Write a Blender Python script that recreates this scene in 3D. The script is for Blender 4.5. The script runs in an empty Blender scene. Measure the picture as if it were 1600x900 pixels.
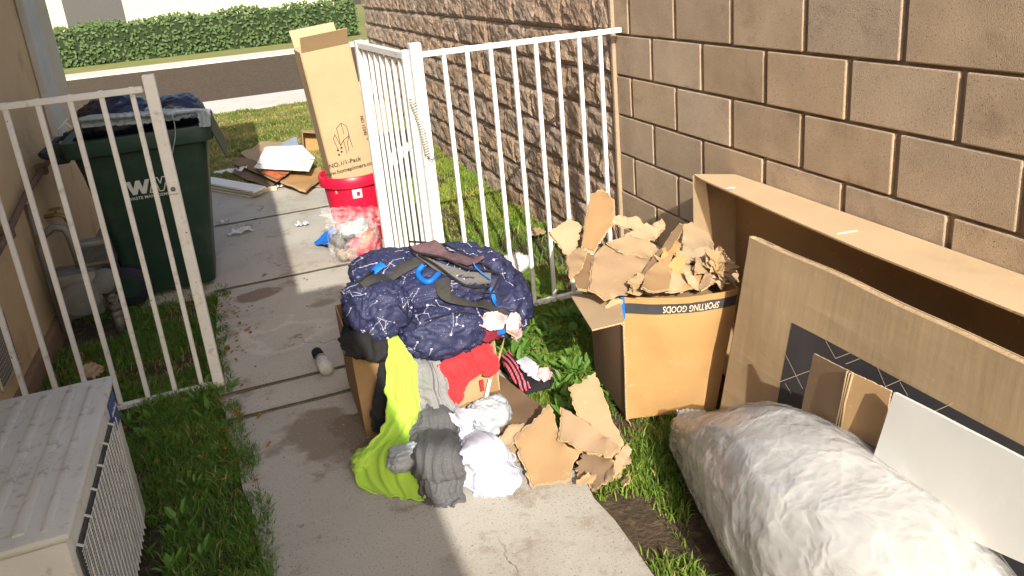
import bpy, bmesh, math, random
import numpy as np
from mathutils import Vector, Matrix, noise
from mathutils.bvhtree import BVHTree
R = math.radians
S = bpy.context.scene
COL = S.collection
random.seed(7)
rng = np.random.default_rng(7)

# ------------------------------------------------------------------ camera
CAM_H, FOCAL, CY = 1.684, 1191.3, 328.3          # eye height; focal length and principal row in 1600 px
PITCH, ROLL, YAW = 0.3081, -0.09134, 0.32647
fw = Vector((math.sin(YAW)*math.cos(PITCH), math.cos(YAW)*math.cos(PITCH), -math.sin(PITCH)))
rt0 = Vector((math.cos(YAW), -math.sin(YAW), 0)); up0 = rt0.cross(fw)
rt = rt0*math.cos(ROLL)+up0*math.sin(ROLL); up = -rt0*math.sin(ROLL)+up0*math.cos(ROLL)
cam = bpy.data.cameras.new('camera'); cam_o = bpy.data.objects.new('camera', cam); COL.objects.link(cam_o)
m = Matrix((rt, up, -fw)).transposed().to_4x4(); m.translation = (0, 0, CAM_H)
cam_o.matrix_world = m
cam.sensor_width = 36; cam.lens = FOCAL/1600*36; cam.shift_y = (CY-450)/1600
cam.clip_start = .05; cam.clip_end = 500
S.camera = cam_o

# ------------------------------------------------------------------ light
SUN_TRAVEL = Vector((.17*.85, .985*.85, -.527))
w = bpy.data.worlds.new('World'); S.world = w; w.use_nodes = True
nt = w.node_tree; bg = nt.nodes['Background']
sky = nt.nodes.new('ShaderNodeTexSky'); sky.sky_type = 'NISHITA'; sky.sun_disc = False
sky.sun_elevation = R(31.8); sky.sun_rotation = R(189.8)
sky.air_density = 1.0; sky.dust_density = 4.0; sky.ozone_density = .3
nt.links.new(sky.outputs[0], bg.inputs[0]); bg.inputs[1].default_value = .145
sl = bpy.data.lights.new('sun', 'SUN'); sl.energy = 5.0; sl.angle = R(.5); sl.color = (1, .945, .845)
so = bpy.data.objects.new('sun', sl); COL.objects.link(so)
so.rotation_euler = SUN_TRAVEL.to_track_quat('-Z', 'Y').to_euler(); so.location = (-2, -8, 7)
S.view_settings.view_transform = 'Standard'; S.view_settings.look = 'None'
S.view_settings.exposure = .52; S.view_settings.gamma = 1

# ------------------------------------------------------------------ helpers
def ray(px, py): return fw + rt*((px-800)/FOCAL) + up*((CY-py)/FOCAL)
def gz(px, py, z=0.):                      # point at height z
    d = ray(px, py); return Vector((0, 0, CAM_H))+d*((z-CAM_H)/d.z)
def gy(px, py, y):                         # point at depth y
    d = ray(px, py); return Vector((0, 0, CAM_H))+d*(y/d.y)
def gx(px, py, x):
    d = ray(px, py); return Vector((0, 0, CAM_H))+d*(x/d.x)

def tag(o, label=None, cat=None, group=None, kind=None):
    if label: o['label'] = label
    if cat: o['category'] = cat
    if group: o['group'] = group
    if kind: o['kind'] = kind
    return o
def thing(name, loc, label, cat, group=None):
    o = bpy.data.objects.new(name, None); COL.objects.link(o); o.location = loc
    o.empty_display_size = .05
    return tag(o, label, cat, group)
def adopt(o, parent):
    if parent is not None:
        o.parent = parent
        o.matrix_parent_inverse = Matrix.Translation(-world_loc(parent))
    return o
def world_loc(o):
    # every thing and part here is only translated (parents given a translation inverse)
    return Vector(o.location)
def mesh_obj(name, verts, faces, mats, parent=None, smooth=False, origin=None, mi=None):
    verts = [Vector(v) for v in verts]
    if origin is None:
        lo = Vector([min(v[i] for v in verts) for i in range(3)]); hi = Vector([max(v[i] for v in verts) for i in range(3)])
        origin = Vector(((lo.x+hi.x)/2, (lo.y+hi.y)/2, lo.z))
    origin = Vector(origin)
    me = bpy.data.meshes.new(name)
    me.from_pydata([v-origin for v in verts], [], faces)
    if not isinstance(mats, (list, tuple)): mats = [mats]
    for m_ in mats: me.materials.append(m_)
    if mi: me.polygons.foreach_set('material_index', mi)
    if smooth: me.polygons.foreach_set('use_smooth', [True]*len(me.polygons))
    me.update()
    o = bpy.data.objects.new(name, me); COL.objects.link(o); o.location = origin
    return adopt(o, parent)
def bm_obj(name, bm, mats, parent=None, smooth=False):
    bm.normal_update()
    vs = [v.co.copy() for v in bm.verts]
    for i, v in enumerate(bm.verts): v.index = i
    fs = [[v.index for v in f.verts] for f in bm.faces]; mi = [f.material_index for f in bm.faces]
    o = mesh_obj(name, vs, fs, mats, parent, smooth, mi=mi); bm.free(); return o

class MB:
    def __init__(s): s.v = []; s.f = []; s.mi = []
    def add(s, vs, fs, mi=0):
        b = len(s.v); s.v += [Vector(v) for v in vs]; s.f += [[b+i for i in f] for f in fs]; s.mi += [mi]*len(fs); return s
    def box(s, lo, hi, bev=0., M_=None, mi=0):
        bm = bmesh.new(); bmesh.ops.create_cube(bm, size=1)
        lo = Vector(lo); hi = Vector(hi)
        for v in bm.verts: v.co = Vector([(lo[i]+hi[i])/2+v.co[i]*(hi[i]-lo[i]) for i in range(3)])
        if bev: bmesh.ops.bevel(bm, geom=bm.edges[:], offset=bev, segments=2 if bev > .006 else 1, affect='EDGES', profile=.5)
        if M_ is not None: bmesh.ops.transform(bm, matrix=M_, verts=bm.verts[:])
        for i, v in enumerate(bm.verts): v.index = i
        s.add([v.co.copy() for v in bm.verts], [[v.index for v in f.verts] for f in bm.faces], mi); bm.free(); return s
    def tube(s, pts, r, n=8, mi=0, cap=True, flat=1.):
        pts = [Vector(p) for p in pts]; k = len(pts); rs = r if isinstance(r, (list, tuple)) else [r]*k
        T = (pts[1]-pts[0]).normalized(); N = T.orthogonal().normalized(); rings = []
        for i, p in enumerate(pts):
            T2 = ((pts[min(i+1, k-1)]-pts[max(i-1, 0)])).normalized()
            N = (N - T2*N.dot(T2)); N = N.normalized() if N.length > 1e-6 else T2.orthogonal().normalized()
            B = T2.cross(N)
            rings.append([p+(N*math.cos(a)+B*math.sin(a)*flat)*rs[i] for a in [2*math.pi*j/n for j in range(n)]])
        vs = [q for rg in rings for q in rg]
        fs = [[i*n+j, i*n+(j+1) % n, (i+1)*n+(j+1) % n, (i+1)*n+j] for i in range(k-1) for j in range(n)]
        if cap: fs += [list(range(n))[::-1], [(k-1)*n+j for j in range(n)]]
        return s.add(vs, fs, mi)
    def lathe(s, prof, c, n=24, axis='Z', mi=0):
        c = Vector(c); vs = []
        for r, h in prof:
            for j in range(n):
                a = 2*math.pi*j/n; x, y = r*math.cos(a), r*math.sin(a)
                vs.append(c+(Vector((x, y, h)) if axis == 'Z' else Vector((h, x, y)) if axis == 'X' else Vector((y, h, x))))
        k = len(prof)
        fs = [[i*n+j, i*n+(j+1) % n, (i+1)*n+(j+1) % n, (i+1)*n+j] for i in range(k-1) for j in range(n)]
        fs += [list(range(n))[::-1], [(k-1)*n+j for j in range(n)]]
        return s.add(vs, fs, mi)
    def build(s, name, mats, parent=None, smooth=False, origin=None):
        return mesh_obj(name, s.v, s.f, mats, parent, smooth, origin, s.mi)

def auto_smooth(o, ang=35):
    me = o.data; me.polygons.foreach_set('use_smooth', [True]*len(me.polygons))
    me.set_sharp_from_angle(angle=R(ang)); return o

# ------------------------------------------------------------------ materials
def mat(name, c1, c2=None, scale=6., rough=.7, bump=0., bscale=80., bdist=.004, detail=6., vary=0., metal=0., spec=.3,
        dirt=None, dscale=3., dlo=.5, dhi=.62, extra=None, coat=0., sheen=0., lo=.3, hi=.7, transl=0., rnd=False):
    m_ = bpy.data.materials.new(name); m_.use_nodes = True; t = m_.node_tree; N = t.nodes; L = t.links
    b = N['Principled BSDF']
    tc = N.new('ShaderNodeTexCoord'); co = tc.outputs['Object']
    if rnd:
        oi0 = N.new('ShaderNodeObjectInfo'); sc0 = N.new('ShaderNodeMath'); sc0.operation = 'MULTIPLY'; sc0.inputs[1].default_value = 37.; L.new(oi0.outputs['Random'], sc0.inputs[0])
        ad0 = N.new('ShaderNodeVectorMath'); ad0.operation = 'ADD'; L.new(co, ad0.inputs[0]); L.new(sc0.outputs[0], ad0.inputs[1]); co = ad0.outputs[0]
    def nz(sc, det=detail, ro=.6):
        n = N.new('ShaderNodeTexNoise'); n.inputs['Scale'].default_value = sc; n.inputs['Detail'].default_value = det
        n.inputs['Roughness'].default_value = ro; L.new(co, n.inputs['Vector']); return n.outputs['Fac']
    def ramp(src, a, bb):
        r = N.new('ShaderNodeMapRange'); r.inputs[1].default_value = a; r.inputs[2].default_value = bb; L.new(src, r.inputs[0]); return r.outputs[0]
    def mix(f, a, bb, mode='MIX'):
        x = N.new('ShaderNodeMix'); x.data_type = 'RGBA'; x.blend_type = mode
        if isinstance(f, float): x.inputs[0].default_value = f
        else: L.new(f, x.inputs[0])
        for i, q in ((6, a), (7, bb)):
            if isinstance(q, tuple): x.inputs[i].default_value = (*q[:3], 1)
            else: L.new(q, x.inputs[i])
        return x.outputs[2]
    c2 = c2 or tuple(v*.8 for v in c1)
    col = mix(ramp(nz(scale), lo, hi), c1, c2)
    if dirt: col = mix(ramp(nz(dscale, 8, .65), dlo, dhi), col, dirt)
    if vary:
        oi = N.new('ShaderNodeObjectInfo'); h = N.new('ShaderNodeHueSaturation')
        r = N.new('ShaderNodeMapRange'); r.inputs[3].default_value = 1-vary; r.inputs[4].default_value = 1+vary
        L.new(oi.outputs['Random'], r.inputs[0]); L.new(r.outputs[0], h.inputs['Value'])
        r2 = N.new('ShaderNodeMath'); r2.operation = 'MULTIPLY_ADD'; L.new(oi.outputs['Random'], r2.inputs[0]); r2.inputs[1].default_value = 7.3; r2.inputs[2].default_value = 0
        r3 = N.new('ShaderNodeMath'); r3.operation = 'FRACT'; L.new(r2.outputs[0], r3.inputs[0])
        r4 = N.new('ShaderNodeMapRange'); r4.inputs[3].default_value = 1-vary*.8; r4.inputs[4].default_value = 1+vary*.8; L.new(r3.outputs[0], r4.inputs[0]); L.new(r4.outputs[0], h.inputs['Saturation'])
        L.new(col, h.inputs['Color']); col = h.outputs[0]
    ctx = dict(N=N, L=L, co=co, nz=nz, ramp=ramp, mix=mix, b=b, t=t, bumpsrc=None)
    if extra: col = extra(ctx, col) or col
    L.new(col, b.inputs['Base Color'])
    b.inputs['Roughness'].default_value = rough; b.inputs['Metallic'].default_value = metal
    b.inputs['Specular IOR Level'].default_value = spec; b.inputs['Coat Weight'].default_value = coat
    if sheen: b.inputs['Sheen Weight'].default_value = sheen; b.inputs['Sheen Roughness'].default_value = .5
    if bump:
        bn = N.new('ShaderNodeBump'); bn.inputs['Strength'].default_value = bump; bn.inputs['Distance'].default_value = bdist
        src = ctx['bumpsrc'] or nz(bscale, 4, .6); L.new(src, bn.inputs['Height']); L.new(bn.outputs[0], b.inputs['Normal'])
    if transl:
        out = N['Material Output']; tr = N.new('ShaderNodeBsdfTranslucent'); L.new(col, tr.inputs[0])
        ms = N.new('ShaderNodeMixShader'); ms.inputs[0].default_value = transl; L.new(b.outputs[0], ms.inputs[1]); L.new(tr.outputs[0], ms.inputs[2]); L.new(ms.outputs[0], out.inputs[0])
    return m_

def flutes(freq=500., axis='Z', amt=.12, creases=True):
    def f(c, col):
        N, L = c['N'], c['L']
        wv = N.new('ShaderNodeTexWave'); wv.wave_type = 'BANDS'; wv.bands_direction = axis; wv.inputs['Scale'].default_value = freq/6.28
        wv.inputs['Distortion'].default_value = .6; L.new(c['co'], wv.inputs['Vector'])
        # broad crushed creases
        n2 = N.new('ShaderNodeTexNoise'); n2.inputs['Scale'].default_value = 5; n2.inputs['Detail'].default_value = 3
        mp = N.new('ShaderNodeMapping'); mp.inputs['Scale'].default_value = (1, 1, 4); L.new(c['co'], mp.inputs[0]); L.new(mp.outputs[0], n2.inputs['Vector'])
        a = N.new('ShaderNodeMath'); a.operation = 'MULTIPLY_ADD'; L.new(n2.outputs[0], a.inputs[0]); a.inputs[1].default_value = 3.; q_ = N.new('ShaderNodeMath'); q_.operation = 'MULTIPLY'; L.new(wv.outputs['Fac'], q_.inputs[0]); q_.inputs[1].default_value = .12; L.new(q_.outputs[0], a.inputs[2])
        a2 = N.new('ShaderNodeMath'); a2.operation = 'MULTIPLY_ADD'; L.new(c['nz'](140), a2.inputs[0]); a2.inputs[1].default_value = .5; L.new(a.outputs[0], a2.inputs[2])
        c['bumpsrc'] = a2.outputs[0]
        # scuffs
        return c['mix'](c['ramp'](c['nz'](26, 8, .75), .6, .74), col, tuple(v*1.35 for v in (.44, .30, .17)))
    return f
M = {}
KR = (.35, .23, .125)
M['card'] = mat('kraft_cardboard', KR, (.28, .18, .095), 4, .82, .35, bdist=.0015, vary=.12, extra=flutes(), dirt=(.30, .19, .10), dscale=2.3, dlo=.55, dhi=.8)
M['card_light'] = mat('kraft_cardboard_pale', (.41, .295, .175), (.34, .235, .135), 5, .85, .3, bdist=.0015, vary=.12, extra=flutes())
M['card_dark'] = mat('kraft_cardboard_weathered_shade', (.22, .14, .08), (.16, .10, .055), 5, .85, .3, bdist=.0015, vary=.12)  # weathered card; also paints the shade of the box heap's cavity and gap
def crush(c, col):
    N, L = c['N'], c['L']; mp = N.new('ShaderNodeMapping'); mp.inputs['Scale'].default_value = (1, 4, .5); L.new(c['co'], mp.inputs[0])
    n = N.new('ShaderNodeTexNoise'); n.inputs['Scale'].default_value = 2.2; n.inputs['Detail'].default_value = 3; n.inputs['Roughness'].default_value = .7; L.new(mp.outputs[0], n.inputs[0])
    mp2 = N.new('ShaderNodeMapping'); mp2.inputs['Scale'].default_value = (1, .7, 5); L.new(c['co'], mp2.inputs[0])
    n2 = N.new('ShaderNodeTexNoise'); n2.inputs['Scale'].default_value = 3.; n2.inputs['Detail'].default_value = 5; L.new(mp2.outputs[0], n2.inputs[0])
    s = N.new('ShaderNodeMath'); L.new(n.outputs[0], s.inputs[0]); L.new(n2.outputs[0], s.inputs[1]); s2 = N.new('ShaderNodeMath'); s2.operation = 'MULTIPLY_ADD'; L.new(c['nz'](150), s2.inputs[0]); s2.inputs[1].default_value = .12; L.new(s.outputs[0], s2.inputs[2])
    c['bumpsrc'] = s2.outputs[0]
    col = c['mix'](c['ramp'](n.outputs[0], .60, .95), col, (.30, .20, .11)); col = c['mix'](c['ramp'](n2.outputs[0], .60, .95), col, (.56, .43, .27))
    return c['mix'](c['ramp'](c['nz'](26, 8, .75), .62, .74), col, (.60, .46, .30))
M['card_tan'] = mat('flat_box_tan', (.42, .305, .18), (.36, .255, .145), 2.2, .75, .35, bdist=.008, extra=crush)
M['card_long'] = mat('long_box_kraft', (.54, .40, .24), (.47, .34, .20), 3, .8, .3, bdist=.002, extra=flutes(500, 'Y'), dirt=(.40, .28, .16), dscale=2.5, dlo=.58, dhi=.8)
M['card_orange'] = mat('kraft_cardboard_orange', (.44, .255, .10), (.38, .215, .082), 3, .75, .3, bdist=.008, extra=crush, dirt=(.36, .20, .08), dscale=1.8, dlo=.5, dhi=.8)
M['card_edge'] = mat('corrugated_edge', (.62, .46, .28), (.30, .19, .10), 160, .9, .6, bscale=300, bdist=.001)
M['white_card'] = mat('white_board', (.74, .73, .68), (.68, .67, .63), 2, .6, .1, bscale=40)
M['white_paint'] = mat('white_gate_paint', (.80, .79, .75), (.72, .71, .67), 14, .4, .15, bscale=120, bdist=.001, dirt=(.5, .46, .40), dscale=18, dlo=.58, dhi=.72, rnd=True, extra=lambda c, col: c['mix'](c['ramp'](c['nz'](42, 3, .6), .70, .73), col, (.22, .10, .045)))
def speck(c, col):
    s1 = c['mix'](c['ramp'](c['nz'](210, 3, .5), .60, .74), col, (.10, .075, .055))
    return c['mix'](c['ramp'](c['nz'](150, 3, .5), .64, .76), s1, (.55, .43, .30))
M['block'] = mat('smooth_concrete_block', (.51, .385, .265), (.41, .305, .21), 7, .95, 1., bscale=300, bdist=.004, vary=.10, rnd=True, detail=8, extra=speck, dirt=(.27, .19, .13), dscale=4.5, dlo=.55, dhi=.75)
M['split'] = mat('split_face_block', (.44, .325, .235), (.31, .22, .155), 30, .92, 1., bscale=90, bdist=.012, vary=.14, rnd=True, dirt=(.2, .13, .085), dscale=40, dlo=.55, dhi=.7)
M['mortar'] = mat('mortar', (.40, .30, .20), (.32, .235, .16), 30, .95, .8, bscale=200, bdist=.003)
def stucco_x(c, col):
    return c['mix'](c['ramp'](c['nz'](2.5, 8, .7), .55, .8), col, (.34, .22, .12))
M['stucco'] = mat('tan_stucco', (.66, .47, .26), (.60, .42, .23), 3, .92, .8, bscale=150, bdist=.004, extra=stucco_x)
M['footing'] = mat('house_footing', (.28, .17, .11), (.2, .13, .09), 10, .95, .8, bscale=90, bdist=.005)
M['pipe_brown'] = mat('brown_pipe', (.13, .085, .065), (.2, .13, .09), 20, .7, .4, bscale=90)
M['galv'] = mat('weathered_galvanised', (.22, .22, .205), (.15, .15, .14), 18, .55, .4, bscale=120, metal=.3, dirt=(.2, .16, .12), dscale=9)
M['brass'] = mat('old_brass', (.42, .30, .10), (.25, .17, .07), 30, .5, metal=.6)
M['trim'] = mat('pale_trim', (.55, .54, .50), (.46, .45, .41), 5, .7, .2)
M['trim_cream'] = mat('cream_trim', (.58, .52, .38), (.5, .44, .32), 5, .7, .2)
M['bin'] = mat('green_bin_plastic', (.014, .040, .026), (.011, .032, .021), 5, .5, .25, bscale=160, bdist=.001, dirt=(.035, .06, .045), dscale=7, dlo=.5, dhi=.8)
M['rubber'] = mat('black_rubber', (.012, .014, .03), (.02, .02, .025), 12, .7)
M['bagblue'] = mat('pale_blue_bag_plastic', (.30, .36, .40), (.22, .28, .33), 9, .3, .6, bscale=25, bdist=.01, spec=.6)
M['bagnavy'] = mat('navy_bag_plastic', (.012, .016, .05), (.01, .01, .02), 9, .3, .7, bscale=18, bdist=.015, spec=.6)
M['print_white'] = mat('white_print', (.62, .64, .60), None, 10, .6)
M['print_black'] = mat('black_print', (.03, .028, .03), None, 10, .7)
M['print_band'] = mat('charcoal_print', (.035, .036, .042), (.055, .052, .055), 8, .55)
M['print_cream'] = mat('cream_print', (.66, .55, .40), None, 10, .7)
M['print_orange'] = mat('orange_print', (.60, .16, .06), None, 10, .7)
M['ac'] = mat('aged_white_metal', (.63, .61, .55), (.55, .53, .47), 5, .55, .25, bscale=260, bdist=.001, dirt=(.34, .30, .25), dscale=30, dlo=.55, dhi=.72)
M['ac_dark'] = mat('condenser_fins', (.05, .05, .05), (.09, .09, .085), 60, .6, .5)
M['blue'] = mat('blue_sticker', (.02, .06, .25), None, 6, .4)
M['concrete_far'] = mat('sidewalk_concrete', (.55, .52, .47), (.48, .45, .4), 3, .9, .3)
M['asphalt'] = mat('asphalt', (.06, .06, .06), (.045, .045, .045), 40, .9, .5)
M['lime'] = mat('lime_jersey_cloth', (.42, .66, .075), (.36, .58, .06), 9, .85, .5, bscale=380, bdist=.0008, sheen=.15)
M['red'] = mat('coral_red_cloth', (.66, .030, .036), (.58, .024, .03), 8, .85, .5, bscale=320, bdist=.0008, sheen=.1)
M['heather'] = mat('heather_grey_cloth', (.27, .27, .27), (.17, .17, .175), 300, .95, .5, bscale=420, bdist=.001)
M['charcoal'] = mat('charcoal_cloth', (.125, .125, .13), (.07, .07, .075), 260, .95, .5, bscale=420, bdist=.001)
M['palegrey'] = mat('pale_grey_cloth', (.40, .44, .46), (.33, .37, .40), 8, .8, .4, bscale=300, bdist=.001)
M['whitecloth'] = mat('white_cotton', (.52, .52, .60), (.46, .46, .55), 7, .85, .4, bscale=260, bdist=.001)
M['black'] = mat('black_cloth', (.012, .012, .014), (.02, .02, .022), 6, .9, .4, bscale=250)
M['strap'] = mat('dark_webbing', (.035, .034, .032), (.055, .052, .048), 90, .8, .6, bscale=400)
M['meshgrey'] = mat('grey_mesh_fabric', (.20, .19, .17), (.13, .12, .11), 120, .8, .6, bscale=500)
M['meshpink'] = mat('dark_mauve_lining', (.16, .09, .10), (.09, .055, .06), 30, .75, .5, bscale=60, bdist=.004)
M['royal'] = mat('royal_blue_webbing', (.008, .17, .62), (.01, .12, .5), 12, .5, .5, bscale=250)
M['maroon'] = mat('maroon_cloth', (.22, .02, .035), (.16, .015, .025), 10, .85, .4, bscale=260)
M['pinkcloth'] = mat('pale_pink_print_cloth', (.62, .33, .34), (.72, .56, .55), 38, .85, .3)
M['navy'] = mat('navy_print_fabric', (.030, .028, .07), (.022, .020, .05), 5, .62, .35, bscale=60, bdist=.003, spec=.35)
def star(c, col):
    return c['mix'](c['ramp'](c['nz'](150, 2, .4), .68, .72), col, (.22, .20, .30))
M['navy2'] = mat('navy_print_fabric_speckled', (.030, .034, .088), (.022, .025, .066), 5, .6, .3, bscale=60, bdist=.003, extra=star)
M['redplastic'] = mat('crimson_plastic', (.62, .010, .045), (.52, .008, .035), 4, .35, spec=.5)
M['tub_label'] = mat('tub_label', (.75, .70, .68), None, 6, .5)
def plaid(c, col):
    N, L = c['N'], c['L']
    def wv(ax, sc):
        x = N.new('ShaderNodeTexWave'); x.bands_direction = ax; x.inputs['Scale'].default_value = sc; L.new(c['co'], x.inputs[0]); return c['ramp'](x.outputs['Fac'], .45, .55)
    a = c['mix'](wv('X', 22), (.02, .015, .02), (.75, .16, .22)); return c['mix'](wv('Y', 18), a, (.70, .50, .52), 'MULTIPLY')
M['plaid'] = mat('pink_black_plaid', (.7, .2, .25), None, 8, .9, extra=plaid)
def bag_mat(name, col, alpha, rough=.2, bs=8., bump=.8, edge=.2, bd=.012):
    """thin crinkled film: facets and creases from warped cells"""
    m_ = bpy.data.materials.new(name); m_.use_nodes = True; N = m_.node_tree.nodes; L = m_.node_tree.links; b = N['Principled BSDF']
    tc = N.new('ShaderNodeTexCoord'); n = N.new('ShaderNodeTexNoise'); n.inputs['Scale'].default_value = bs*.7; n.inputs['Detail'].default_value = 3; L.new(tc.outputs['Object'], n.inputs[0])
    wv = N.new('ShaderNodeVectorMath'); wv.operation = 'MULTIPLY_ADD'; L.new(n.outputs['Color'], wv.inputs[0]); wv.inputs[1].default_value = (1.6/bs,)*3; L.new(tc.outputs['Object'], wv.inputs[2])
    tot = None
    for k, am in ((1, 1.), (2.6, .5), (6.5, .22)):
        v = N.new('ShaderNodeTexVoronoi'); v.inputs['Scale'].default_value = bs*k; L.new(wv.outputs[0], v.inputs['Vector'])
        q = N.new('ShaderNodeMath'); q.operation = 'MULTIPLY_ADD'; L.new(v.outputs['Distance'], q.inputs[0]); q.inputs[1].default_value = am
        if tot is None: q.inputs[2].default_value = 0
        else: L.new(tot, q.inputs[2])
        tot = q.outputs[0]
    bn = N.new('ShaderNodeBump'); bn.inputs['Strength'].default_value = bump; bn.inputs['Distance'].default_value = bd; L.new(tot, bn.inputs['Height']); L.new(bn.outputs[0], b.inputs['Normal'])
    b.inputs['Base Color'].default_value = (*col, 1); b.inputs['Roughness'].default_value = rough; b.inputs['Specular IOR Level'].default_value = .8
    fr = N.new('ShaderNodeMapRange'); fr.inputs[1].default_value = .55; fr.inputs[2].default_value = 1.0; fr.inputs[3].default_value = alpha; fr.inputs[4].default_value = min(1, alpha+edge)
    L.new(tot, fr.inputs[0]); L.new(fr.outputs[0], b.inputs['Alpha'])
    return m_
M['bag_clear'] = bag_mat('clear_bag_film', (.75, .73, .72), .05, .10, bs=16., bump=.9, edge=.22)
M['bag_milky'] = bag_mat('milky_bag_film', (.66, .65, .63), .26, .09, bs=7., bump=.75, edge=.32, bd=.010)
M['foam'] = mat('packing_foam', (.54, .53, .50), (.42, .41, .385), 4, .5, .2, bscale=14, bdist=.01)
M['litter'] = mat('white_litter_film', (.66, .67, .66), (.5, .5, .5), 20, .5, .6, bscale=40, bdist=.01)
M['leaf'] = mat('dry_leaf', (.33, .19, .08), (.22, .11, .05), 40, .8, .4, vary=.4)
M['leaf_tan'] = mat('tan_leaf', (.55, .38, .18), (.4, .26, .12), 40, .8, .4, vary=.3)
M['dirt'] = mat('soil', (.085, .058, .036), (.05, .036, .022), 12, .95, 1., bscale=60, bdist=.012, dirt=(.12, .085, .05), dscale=20)
def spotx(c, col):
    N, L, mix = c['N'], c['L'], c['mix']
    geo = N.new('ShaderNodeNewGeometry'); P = geo.outputs['Position']
    n = N.new('ShaderNodeTexNoise'); n.inputs['Scale'].default_value = 4.; n.inputs['Detail'].default_value = 7; L.new(P, n.inputs[0])
    def spot(col, x, y, r, soft, tint, amt=.9, ring=None, sx=1.):
        sub = N.new('ShaderNodeVectorMath'); sub.operation = 'SUBTRACT'; L.new(P, sub.inputs[0]); sub.inputs[1].default_value = (x, y, 0)
        sc = N.new('ShaderNodeVectorMath'); sc.operation = 'MULTIPLY'; L.new(sub.outputs[0], sc.inputs[0]); sc.inputs[1].default_value = (sx, 1, 0)
        ln = N.new('ShaderNodeVectorMath'); ln.operation = 'LENGTH'; L.new(sc.outputs[0], ln.inputs[0])
        ad = N.new('ShaderNodeMath'); ad.operation = 'MULTIPLY_ADD'; L.new(n.outputs[0], ad.inputs[0]); ad.inputs[1].default_value = r*3.2; L.new(ln.outputs['Value'], ad.inputs[2])
        if ring:
            s2 = N.new('ShaderNodeMath'); s2.operation = 'SUBTRACT'; L.new(ad.outputs[0], s2.inputs[0]); s2.inputs[1].default_value = r*2.6
            ab = N.new('ShaderNodeMath'); ab.operation = 'ABSOLUTE'; L.new(s2.outputs[0], ab.inputs[0]); f = c['ramp'](ab.outputs[0], ring, ring*.2)
        else: f = c['ramp'](ad.outputs[0], r*2.6+soft, r*2.6-soft)
        mu = N.new('ShaderNodeMath'); mu.operation = 'MULTIPLY'; L.new(f, mu.inputs[0]); mu.inputs[1].default_value = amt
        return mix(mu.outputs[0], col, tint)
    col = mix(c['ramp'](c['nz'](1.1, 8, .7), .52, .68), col, (.34, .305, .255))
    col = spot(col, .10, 3.85, .16, .12, (.46, .42, .36), .8)
    col = spot(col, .02, 3.78, .17, .05, (.56, .53, .48), .7, ring=.035, sx=.9)
    col = spot(col, .27, 2.72, .17, .012, (.12, .08, .05), .92, sx=1.)
    col = spot(col, .08, 2.74, .17, .025, (.21, .165, .12), .8)
    col = spot(col, -.08, 4.38, .07, .012, (.16, .115, .08), .8, sx=.6)
    col = spot(col, .2, 4.05, .04, .01, (.18, .14, .1), .6, sx=.6)
    col = spot(col, .32, 3.35, .04, .01, (.14, .10, .07), .7)
    col = mix(c['ramp'](c['nz'](14, 5, .6), .68, .74), col, (.15, .12, .09))
    vo = N.new('ShaderNodeTexVoronoi'); vo.feature = 'DISTANCE_TO_EDGE'; vo.inputs['Scale'].default_value = 1.1
    wa = N.new('ShaderNodeVectorMath'); wa.operation = 'MULTIPLY_ADD'; n3 = N.new('ShaderNodeTexNoise'); n3.inputs['Scale'].default_value = 3.5; n3.inputs['Detail'].default_value = 6; L.new(P, n3.inputs[0])
    L.new(n3.outputs['Color'], wa.inputs[0]); wa.inputs[1].default_value = (.45, .45, .45); L.new(P, wa.inputs[2]); L.new(wa.outputs[0], vo.inputs['Vector'])
    cr_ = c['ramp'](vo.outputs['Distance'], .006, .001); mk = N.new('ShaderNodeMath'); mk.operation = 'MULTIPLY'; L.new(cr_, mk.inputs[0]); L.new(c['ramp'](c['nz'](.9), .5, .6), mk.inputs[1])
    col = mix(mk.outputs[0], col, (.12, .095, .07))
    col = mix(c['ramp'](c['nz'](5, 8, .75), .56, .66), col, (.29, .245, .19))
    col = mix(c['ramp'](c['nz'](60, 4, .7), .6, .72), col, (.52, .48, .41))
    return mix(c['ramp'](c['nz'](150, 2, .5), .6, .72), col, (.2, .17, .14))
M['concrete'] = mat('path_concrete', (.47, .44, .385), (.40, .375, .325), 2.5, .88, .5, bscale=190, bdist=.0025, extra=spotx)
def gattr(c, col):
    a = c['N'].new('ShaderNodeAttribute'); a.attribute_name = 'tint'; return a.outputs['Color']
M['grass'] = mat('grass_blades', (.1, .2, .03), None, 5, .6, extra=gattr, transl=.3)
def thicken(bm, t):
    bm.normal_update(); vs = bm.verts[:]; fs = bm.faces[:]; be = [e for e in bm.edges if len(e.link_faces) == 1]
    cp = {v: bm.verts.new(v.co-v.normal*t) for v in vs}
    for f in fs: bm.faces.new([cp[v] for v in reversed(f.verts)])
    for e in be:
        l = e.link_loops[0]; a = l.vert; b = l.link_loop_next.vert
        f = bm.faces.new((b, a, cp[a], cp[b])); f.material_index = 1
    bm.normal_update()
def inst(me, name, loc, parent=None, rot=None, scale=None):
    o = bpy.data.objects.new(name, me); COL.objects.link(o); o.location = loc
    if rot: o.rotation_euler = rot
    if scale: o.scale = scale
    return adopt(o, parent)
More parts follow.
